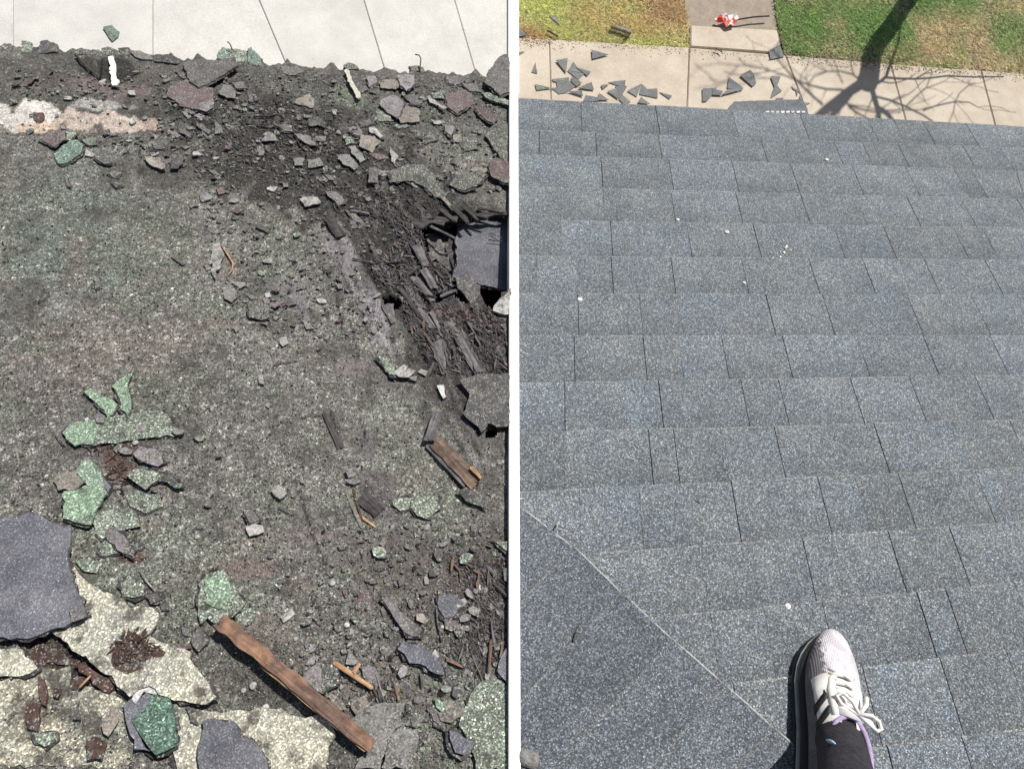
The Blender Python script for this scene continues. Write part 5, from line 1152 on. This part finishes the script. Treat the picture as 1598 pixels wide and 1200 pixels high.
o = frag('shingle_strip', 0, [(1139,166),(1146,159),(1195,157),(1252,155),(1260,170),(1262,182),(1240,190),(1136,190)], 'newdark', 'long dark strip of shingle lying by the eave under the branch shadows', 'shingle', ground=True, th=.01, lift=.02, rag=.002)
for k in range(8):
    x = 1195+k*8; q_ = [gp(x+dx, y_, .028) for dx, y_ in ((0, 174), (5, 173.7), (5, 176.3), (0, 176.6))]; c = sum(q_)/4
    link('seal_dash', box_mesh('seal_dash', [(p-c)[:2] for p in q_][::-1], -.002, .002), 'white', o, gm(c))
# litter at the top
frag('crumpled_wrapper', 11, [(1262,45),(1290,18),(1330,10),(1400,12),(1405,40),(1385,75),(1335,80),(1320,60),(1285,55)], 'wrap', 'crumpled red and white wrapper on the dirt strip', 'wrapper', ground=True, th=.01, lift=.05, rag=.01, ncurl=.03)
# sticks and leaves on the lawn
def gstick(r, pts, w, mat, label, name='stick', cat='stick'):
    P = [gp(x, y, .03) for x, y in Z(r, pts)]; c = sum(P)/len(P)
    tag(link(name, tube(name, [p-c for p in P], w, 7), mat, None, gm(c)), label, cat)
gstick(11, [(615,90),(660,100),(700,115),(738,127)], .02, 'tan', 'pale stick lying on the mossy lawn')
gstick(11, [(738,127),(715,150),(690,172)], .008, 'wooddark', 'thin dark twig forked from the pale stick')
gstick(11, [(215,112),(250,130),(282,150)], .008, 'woodbrown', 'thin twig on the left of the mossy lawn')
gstick(11, [(1265,225),(1290,235),(1308,250)], .006, 'woodbrown', 'tiny twig on the sidewalk below the walkway')
gstick(11, [(1380,45),(1430,40),(1500,28),(1600,22)], .008, 'wooddark', 'dark branch lying across the dirt strip')

# ================================================================== the bare tree beyond the frame, whose shadow crosses the sidewalk
AZ = np.array([*SUN_AZ, 0]); PERP = np.array([SUN_AZ[1], -SUN_AZ[0], 0]); TE = math.tan(SUN_EL)
fork = gp(1352, 128); B = fork+AZ*(2.35/TE)
def lift_pt(x, y, d=0):
    P = gp(x, y); rel = P-B; s = -(rel@AZ); l = rel@PERP
    return B+PERP*l+AZ*d+np.array([0, 0, (s+d)*TE])
tree = empty('bare_tree', gm(B)); tag(tree, 'leafless tree just beyond the lawn whose shadow falls on the sidewalk', 'tree')
tr = Z(12, [(842,20),(790,100),(725,180),(690,250),(675,320),(665,400),(650,440)])
pts = [B+[0, 0, -.1], B+[0, 0, .12]]
P0 = [lift_pt(x, y) for x, y in tr]
P0 = [p for p in P0 if p[2] > .3]
rad = [.13, .10]+[.088+.004*i for i in range(len(P0))]
link('trunk', tube('trunk', [p-B for p in pts+P0], rad, 14), 'bark', tree, gm(B))
def pxw(w, x, y): return w/2*.0068
LB = [([(650,430),(600,455),(545,490),(480,540),(400,600),(330,660),(250,740),(150,840),(30,980)], [17,16,15,14,13,12,9,6,3], 0),
 ([(560,480),(510,550),(450,620),(390,700),(330,800),(300,950)], [12,11,10,8,6,3], .2),
 ([(480,540),(500,560),(540,520),(560,480)], [6,6,5,5], .1),
 ([(655,430),(685,490),(705,560),(722,620),(730,700),(720,800),(750,950)], [10,9,9,8,7,5,3], 0),
 ([(712,590),(750,610),(785,640),(830,700),(900,800),(1000,900)], [8,8,8,7,5,3], .15),
 ([(690,455),(735,430),(770,400),(800,310),(840,200),(858,90),(862,40)], [5,5,5,4.5,4,3.5,3], -.1),
 ([(765,405),(850,412),(950,414),(1050,408),(1150,395),(1300,402),(1500,400)], [4,4,3.5,3.2,3,2.5,2], -.1),
 ([(710,525),(800,548),(900,590),(1000,640),(1060,680),(1200,780)], [4,4,3.5,3,3,2], .1),
 ([(610,420),(560,385),(480,365),(400,368),(320,400),(290,440)], [3,3,2.5,2.2,2,1.5], .3),
 ([(500,482),(400,478),(300,455),(230,430),(120,385),(40,360),(-60,330)], [4,3.6,3.3,3,2.5,2,1.5], .2),
 ([(375,575),(300,510),(230,440),(160,370),(100,300),(50,230)], [4.5,4,3.6,3,2.5,2], .1),
 ([(530,575),(600,600),(700,620),(760,628),(860,620)], [3.5,3.2,3,2.5,2], .3),
 ([(535,585),(580,620),(640,655),(720,700)], [4,3.6,3,2.5], .2),
 ([(570,390),(555,340),(545,290)], [2.4,2,1.6], .3), ([(500,440),(480,400),(450,300)], [2.6,2,1.5], .4),
 ([(1000,610),(1080,582),(1200,555),(1290,560),(1340,590)], [3,2.6,2.3,2,1.5], .2),
 ([(890,590),(960,520),(1020,470),(1060,370)], [2.4,2,1.8,1.4], .4), ([(1000,480),(1080,450),(1130,430)], [1.8,1.6,1.4], .4),
 ([(1200,560),(1190,620),(1160,690)], [2,1.8,1.5], .4), ([(1200,560),(1230,500),(1290,450),(1280,420)], [1.8,1.6,1.5,1.2], .5),
 ([(400,370),(330,330),(240,280)], [1.8,1.6,1.2], .5), ([(120,385),(40,410),(-60,400)], [2,1.8,1.4], .4),
 ([(-60,330),(-150,330),(-260,320),(-380,330)], [2,1.8,1.5,1.2], .4), ([(-150,330),(-210,400),(-240,440)], [1.8,1.5,1.2], .4)]
_rs = random.Random(11)
for pl, ws, d in list(LB):
    for _ in range(4 if len(pl) > 4 else 2):
        i_ = _rs.randrange(1, len(pl)); x_, y_ = pl[i_]; w_ = min(ws[i_]*.5, 2.6); a_ = math.atan2(pl[i_][1]-pl[i_-1][1], pl[i_][0]-pl[i_-1][0])+_rs.choice((-1, 1))*_rs.uniform(.4, 1.1)
        q_, st_ = [(x_, y_)], _rs.uniform(35, 75)
        for _k in range(_rs.randint(3, 5)): a_ += _rs.uniform(-.35, .35); x_ += st_*math.cos(a_); y_ += st_*math.sin(a_)*.8; q_.append((x_, y_))
        if all(p[1] > 60 for p in q_): LB.append((q_, [max(.9, w_*(1-.7*k_/len(q_))) for k_ in range(len(q_))], d+_rs.uniform(-.1, .25)))
for x0_ in (-420, -330, -240, -150, -60, 40):
    x_, y_ = x0_, _rs.uniform(170, 420); a_ = _rs.uniform(-.9, .9); q_ = [(x_, y_)]
    for _k in range(5): a_ += _rs.uniform(-.4, .4); x_ += 45*math.cos(a_); y_ += 38*math.sin(a_); q_.append((x_, y_))
    LB.append((q_, [1.8, 1.7, 1.5, 1.3, 1.1, .9], _rs.uniform(0, .5)))
for pl, ws, d in LB:
    pp = Z(12, pl); P = [lift_pt(x, y, d) for x, y in pp]
    link('limb', tube('limb', [p-B for p in P], [pxw(w, 0, 0) for w in ws], 8), 'bark', tree, gm(B))

# ================================================================== the person: one foot in shot
MAT['legging'] = felt_mat('black_knit', (.014, .013, .018), (.03, .028, .036), .9, 60)
def knit():
    m, n, b = newmat('white_lilac_knit', .85); tc = N(n, 'ShaderNodeTexCoord'); vec = tc.outputs['Object']
    w = N(n, 'ShaderNodeTexWave'); w.wave_type = 'BANDS'; w.bands_direction = 'X'; w.inputs['Scale'].default_value = 95; w.inputs['Distortion'].default_value = 1.5
    w.inputs['Detail'].default_value = 2; n.links.new(vec, w.inputs['Vector'])
    w2 = N(n, 'ShaderNodeTexWave'); w2.bands_direction = 'Y'; w2.inputs['Scale'].default_value = 105; w2.inputs['Distortion'].default_value = 2; n.links.new(vec, w2.inputs['Vector'])
    col = mix(n, (.66, .63, .66), (.34, .30, .40), ramp(n, w.outputs['Fac'], [(.45, 0), (.95, .8)]))
    col = mix(n, col, (.80, .76, .78), ramp(n, noise(n, vec, 45, 4), [(.42, 0), (.62, .8)]))
    col = mix(n, col, ramp(n, w2.outputs['Fac'], [(0, .82), (.6, 1)]), 1., 'MULTIPLY')
    sx_ = N(n, 'ShaderNodeSeparateXYZ'); n.links.new(vec, sx_.inputs[0]); ad = N(n, 'ShaderNodeMath', operation='MULTIPLY_ADD')
    n.links.new(noise(n, vec, 160, 2), ad.inputs[0]); ad.inputs[1].default_value = .035; n.links.new(sx_.outputs[1], ad.inputs[2])
    col = mix(n, col, (.05, .045, .055), ramp(n, ad.outputs[0], [(.046, 0), (.053, .85)]))
    n.links.new(col, b.inputs['Base Color']); p = bump(n, b, w.outputs['Fac'], .5, .001); bump(n, b, w2.outputs['Fac'], .5, .001, p); return m
MAT['knit'] = knit(); MAT['rubber'] = plain('black_rubber', (.02, .02, .022), .6); MAT['midsole'] = plain('grey_midsole', (.16, .16, .165), .6, 60, .1); MAT['solegrey'] = plain('grey_sole_line', (.30, .30, .29)); MAT['tongue'] = plain('white_tongue', (.70, .68, .68), .8, 90, .1)
MAT['lace'] = plain('white_lace', (.80, .78, .74), .8, 300, .08); MAT['lilac'] = plain('lilac_collar', (.38, .31, .48), .85, 200, .15)
MAT['bluemark'] = plain('light_blue_print', (.35, .60, .80), .7)
tip = ruv(1300, 984, .03); heel = ruv(1291, 1262, .03); ax = heel-tip; LN = np.linalg.norm(ax); angf = math.atan2(-ax[1], -ax[0])
fm = rmat(*heel, .0065, angf)                # local x: heel -> toe, y: left of the foot, z up
person = None
def loft(name, secs, n=28, smooth=True, close=True, sq=.8):
    """secs: (x, ycentre, zbottom, ztop, halfwidth, flatness)"""
    vs, fs = [], []
    for (x, yc, zb, zt, hw, *ex) in secs:
        e_ = ex[0] if ex else sq; dx = ex[1] if len(ex) > 1 else 0
        for k in range(n):
            t = 2*math.pi*k/n; c_, s_ = math.cos(t), math.sin(t)
            yy = math.copysign(abs(c_)**e_, c_)*hw; zz = math.copysign(abs(s_)**(e_ if s_ < 0 else 1), s_)
            vs.append((x+dx*zz, yc+yy*(1-.18*max(zz, 0)), zb+(zt-zb)*(zz*.5+.5)))
    for i in range(len(secs)-1):
        for k in range(n): fs.append((i*n+k, (i+1)*n+k, (i+1)*n+(k+1) % n, i*n+(k+1) % n))
    if close: fs += [tuple(range(n)), tuple(range((len(secs)-1)*n, len(secs)*n))[::-1]]
    me = mesh(name, vs, fs, smooth); bm = bmesh.new(); bm.from_mesh(me); bmesh.ops.recalc_face_normals(bm, faces=bm.faces); bm.to_mesh(me); bm.free()
    return me
s = LN/.30
def X(t): return t*LN
# body: one continuous foot and leg in black knit
fmi = fm.inverted()
lp = lambda x, y, w: fmi@Vector(at(x, y, w))
leg = [Vector((X(.93), 0, .022)), Vector((X(.70), 0, .030)), Vector((X(.42), .0, .045)), Vector((X(.27), .0, .065)), lp(1316, 1180, .110),
       lp(1324, 1230, .20), lp(1322, 1330, .30), lp(1330, 1480, .40), lp(1340, 1700, .48), lp(1400, 2600, .56)]
rl = [.018, .028, .032, .042, .041, .042, .044, .050, .060, .072]
me = bpy.data.meshes.new('person'); me.from_pydata(leg, [(i, i+1) for i in range(len(leg)-1)], []); po = bpy.data.objects.new('person', me); C.objects.link(po)
sk = po.modifiers.new('skin', 'SKIN'); me.skin_vertices[0].data[3].use_root = True
for i, r_ in enumerate(rl): me.skin_vertices[0].data[i].radius = (r_, r_)
ss = po.modifiers.new('sub', 'SUBSURF'); ss.levels = 2; ss.render_levels = 2; sk.use_smooth_shade = True
me.materials.append(MAT['legging']); po.matrix_world = fm; WM[po.name] = fm
tag(po, 'person in black leggings and a white-lilac knit sneaker standing on the new roof', 'person')
shoe = empty('sneaker', fm); WM[shoe.name] = fm; shoe.parent = po; shoe.matrix_basis = Matrix()
def part(name, me, mat): 
    o = link(name, me, mat, shoe, fm); return o
hwid = lambda t: .0515*math.sin(math.pi*min(1, max(0, (t+.02)/1.04))**.8)**.42
prof = [(0, .030), (.03, .036), (.08, .039), (.2, .037), (.35, .037), (.5, .042), (.62, .0465), (.72, .045), (.8, .0395), (.88, .031), (.94, .022), (.98, .013), (1.0, .004)]
yc = lambda t: .006*math.sin(t*3.1)
top_ = lambda t: np.interp(t, [0, .05, .15, .3, .42, .55, .7, .82, .92, .98, 1], [.10, .108, .106, .098, .092, .078, .064, .055, .046, .036, .024])
part('outsole', loft('outsole', [(X(t), yc(t)+.011*min(1, (1-t)*6), .0, .012, w+.002, .7) for t, w in prof]), 'rubber')
part('sole_line', loft('sole_line', [(X(t)*.999, yc(t)+.0085*min(1, (1-t)*6), .010, .0165, w+.0018, .7) for t, w in prof]), 'solegrey')
part('midsole', loft('midsole', [(X(t)*.998, yc(t)+.005*min(1, (1-t)*6), .014, .031+(.006 if t < .2 else 0), w+.002, .65) for t, w in prof]), 'rubber')
# upper with an ankle opening
us_ = [(t, w) for t, w in prof]
n = 28; vs, fs = [], []
tt = [0, .02, .06, .12, .2, .28, .36, .44, .52, .6, .68, .75, .81, .87, .92, .96, .985, 1.0]
for t in tt:
    w = np.interp(t, [p[0] for p in prof], [p[1] for p in prof])*1.0; zt = top_(t)
    for k in range(n):
        a = 2*math.pi*k/n; c_, s_ = math.cos(a), math.sin(a)
        yy = math.copysign(abs(c_)**.75, c_)*w; z01 = math.copysign(abs(s_)**.9, s_)*.5+.5
        vs.append((X(t), yc(t)+yy*(1-.42*max(0, z01-.4)*(1 if t < .55 else .5)), .014+(zt-.014)*z01))
for i in range(len(tt)-1):
    for k in range(n):
        a = 2*math.pi*(k+.5)/n; z01 = math.sin(a)*.5+.5; tm = (tt[i]+tt[i+1])/2
        if .07 < tm < .43 and z01 > .9: continue
        fs.append((i*n+k, (i+1)*n+k, (i+1)*n+(k+1) % n, i*n+(k+1) % n))
fs += [tuple(range(n)), tuple(range((len(tt)-1)*n, len(tt)*n))[::-1]]
me = mesh('upper', vs, fs, True); o = part('upper', me, 'knit')
so = o.modifiers.new('thick', 'SOLIDIFY'); so.thickness = .003; so.offset = -1; sb = o.modifiers.new('sub', 'SUBSURF'); sb.levels = 1; sb.render_levels = 1
# collar ring
def sup(t, sgn, f=.9):   # point on the upper's surface; f: 0 at the side, 1 at the top line
    w = np.interp(t, [p[0] for p in prof], [p[1] for p in prof]); a = f*math.pi/2; z01 = math.sin(a)**.9*.5+.5
    yy = math.cos(a)**.75*w*sgn*(1-.42*max(0, z01-.4)*(1 if t < .55 else .5))
    return np.array([X(t), yc(t)+yy, .014+(top_(t)-.014)*z01+.001])
ring = []
for k in range(25):
    a = 2*math.pi*k/24; t = .265+.175*math.cos(a); f = .98-.22*abs(math.sin(a)); p = sup(t, 1 if math.sin(a) >= 0 else -1, f); p[1] = .0345*math.sin(a) if math.sin(a) > 0 else .0300*math.sin(a)+.001; p[2] = top_(t)+.003-.006*abs(math.sin(a)); ring.append(p)
part('collar', tube('collar', ring[-9:-1]+ring[:9], .0042, 10), 'lilac')
# tongue, eyestay, laces
me = loft('tongue', [(X(.43), .002, .074, .102, .022), (X(.50), .002, .066, .092, .022), (X(.57), .002, .058, .082, .019), (X(.63), .002, .052, .073, .014), (X(.68), .002, .048, .065, .007)])
part('tongue', me, 'tongue')
def shell(name, grid_, off):
    P = [[np.array(p)+np.array([0, 0, off])+np.array([0, (p[1] > 0)*2.-1, 0])*off*.6 for p in row] for row in grid_]; nr, nc = len(P), len(P[0]); vs = [p for row in P for p in row]
    me = mesh(name, vs, [(i*nc+j, i*nc+j+1, (i+1)*nc+j+1, (i+1)*nc+j) for i in range(nr-1) for j in range(nc-1)], True)
    return me
for sg in (-1, 1):
    g_ = [[sup(t+.10*(f-.5)*(1 if t > .5 else -.3), sg, f) for f in (.10, .25, .4, .55, .7, .82)] for t in (.30, .37, .44, .51, .58, .65)]
    o = part('overlay', shell('overlay', g_, .0022), 'lace'); q_ = o.modifiers.new('thick', 'SOLIDIFY'); q_.thickness = .0015; q_.offset = 0
    ptsE = [sup(t, sg, f) for t, f in ((.42, .66), (.49, .68), (.56, .72), (.63, .78), (.69, .92))]
    part('eyestay', tube('eyestay', ptsE, [.006, .008, .008, .007, .005], 8), 'lace')
for k, t in enumerate((.46, .51, .56, .61, .66)):
    a, b = sup(t, 1, .70), sup(t+.03, -1, .70); m1 = (a+b)/2; m1[2] = top_(t)+.007
    c1, d1 = sup(t, -1, .70), sup(t+.03, 1, .70); m2 = (c1+d1)/2; m2[2] = top_(t)+.0095
    part('lace', tube('lace', [a, (a+m1)/2+[0, 0, .004], m1, (b+m1)/2+[0, 0, .004], b], .0038, 8), 'lace')
    part('lace', tube('lace', [c1, (c1+m2)/2+[0, 0, .004], m2, (d1+m2)/2+[0, 0, .004], d1], .0030, 8), 'lace')
kn = np.array([X(.46), -.008, top_(.46)+.012])
for lp in ([(0, 0, 0), (.004, -.018, .005), (.001, -.032, .001), (-.006, -.041, -.006), (-.012, -.036, -.010), (-.008, -.022, -.005), (0, 0, 0)],
           [(0, 0, 0), (.014, .014, .006), (.024, .026, .0), (.020, .034, -.008), (.008, .026, -.006), (0, 0, 0)],
           [(0, 0, 0), (.020, -.012, .002), (.034, -.016, -.006)], [(0, 0, 0), (-.002, -.022, -.004), (-.012, -.034, -.015)]):
    part('lace_bow', tube('lace_bow', [kn+np.array(p) for p in lp], .0034, 8), 'lace')
# three dark stripes on the foot's left side (in the shade) and a blue print on the sock
for k in range(3):
    t0 = .34+.085*k
    g_ = [[sup(t0-.10*(1-f/.5)+dt, 1, f) for dt in (0, .022, .044)] for f in (.02, .15, .3, .42, .52)]
    o = part('stripe', shell('stripe', g_, .0036), 'rubber'); q_ = o.modifiers.new('thick', 'SOLIDIFY'); q_.thickness = .001; q_.offset = 0
ax_ = nz(np.array(at(1324, 1230, .20))-np.array(at(1316, 1180, .110))); P_ = np.array(at(1316, 1180, .110))*.55+np.array(at(1324, 1230, .20))*.45
tc_ = nz(CAMP-P_); tc_ = nz(tc_-ax_*(tc_@ax_)); sd_ = np.cross(ax_, tc_); sd_ = sd_ if sd_@EU < 0 else -sd_
mk = [fmi@Vector(P_+ax_*(k_-.5)*.026+.0415*nz(tc_+sd_*(.55-.35*k_))) for k_ in (0, .35, .7, 1)]
link('sock_print', tube('sock_print', mk, [.0012, .0028, .0028, .001], 8), 'bluemark', po, fm)
# pull tab at the heel
part('pull_tab', tube('pull_tab', [np.array([X(.01), 0, .095]), np.array([X(-.03), 0, .115]), np.array([X(-.03), 0, .125]), np.array([X(.02), 0, .108])], .003, 6), 'lace')
# small things on the new roof
def rlump(p, rad, label, mat='white', flat=.5): lump('pebble', 0, p, rad*1.15, mat, label, flat=flat)
rlump((1290, 250), 4.2, 'white chip on the third course of new shingles')
rlump((1134, 363), 5.5, 'white paint chip on the upper courses of the new roof')
rlump((1161, 442), 4.0, 'pinkish-white chip beside a shingle joint in mid roof')
rlump((905, 468), 5., 'pale smudge-like chip near the left of the new roof', flat=.25)
rlump((1229, 946), 4.2, 'white chip above and left of the sneaker')
rlump((1058, 343), 3.4, 'small flat white chip on a course edge of the new roof', flat=.3)
whitefl = [flp[k, 'pale'].copy() for k in range(6)]
for m_ in whitefl: m_.materials[0] = MAT['white']
for k in range(26):
    x, y = 1219+random.gauss(0, 11), 392+random.gauss(0, 7); u, v_ = ruv(x, y)
    o = link('paint_crumb', whitefl[k % 6], None, None, rmat(u, v_, .0062, random.random()*6)@Matrix.Scale(random.uniform(.25, .6), 4))
    tag(o, 'tiny whitish crumb of the scraped spot on the new roof', 'crumb', 'whitish crumbs of the scraped spot on the new roof')
twigs = [([(895, 1000), (899, 988), (905, 976)], .0022, 'dark', 'small dark burr on the ridge cap'), ([(868, 828), (870, 818), (873, 813)], .0016, 'stone', 'thin white curl above the ridge cap'), ([(1090, 774), (1094, 777), (1098, 779)], .0014, 'tan', 'tiny pale needle on the new shingles')]
for pts_, w_, mt, lab in twigs:
    P = [world(*ruv(x, y, .017), .017) for x, y in pts_]; c = sum(P)/3; tag(link('burr' if mt == 'dark' else 'needle', tube('needle', [p-c for p in P], w_, 6), mt, None, gm(c)), lab, 'bit')
# pale ribbed corner at the lower left of the new roof
cc = ruv(824, 1182, .01)
me = loft('ribbed_mat', [(-.035, 0, 0, .008, .030), (-.02, 0, 0, .02, .040), (0, 0, 0, .024, .042), (.018, 0, 0, .016, .036), (.026, 0, 0, .006, .022)])
o = link('pale_toe', me, 'grey', None, rmat(cc[0], cc[1], .018, 1.2)@Matrix.Scale(.42, 4)); tag(o, 'pale grey rounded toe-like bulge in the lower corner beside the white strip', 'bulge')
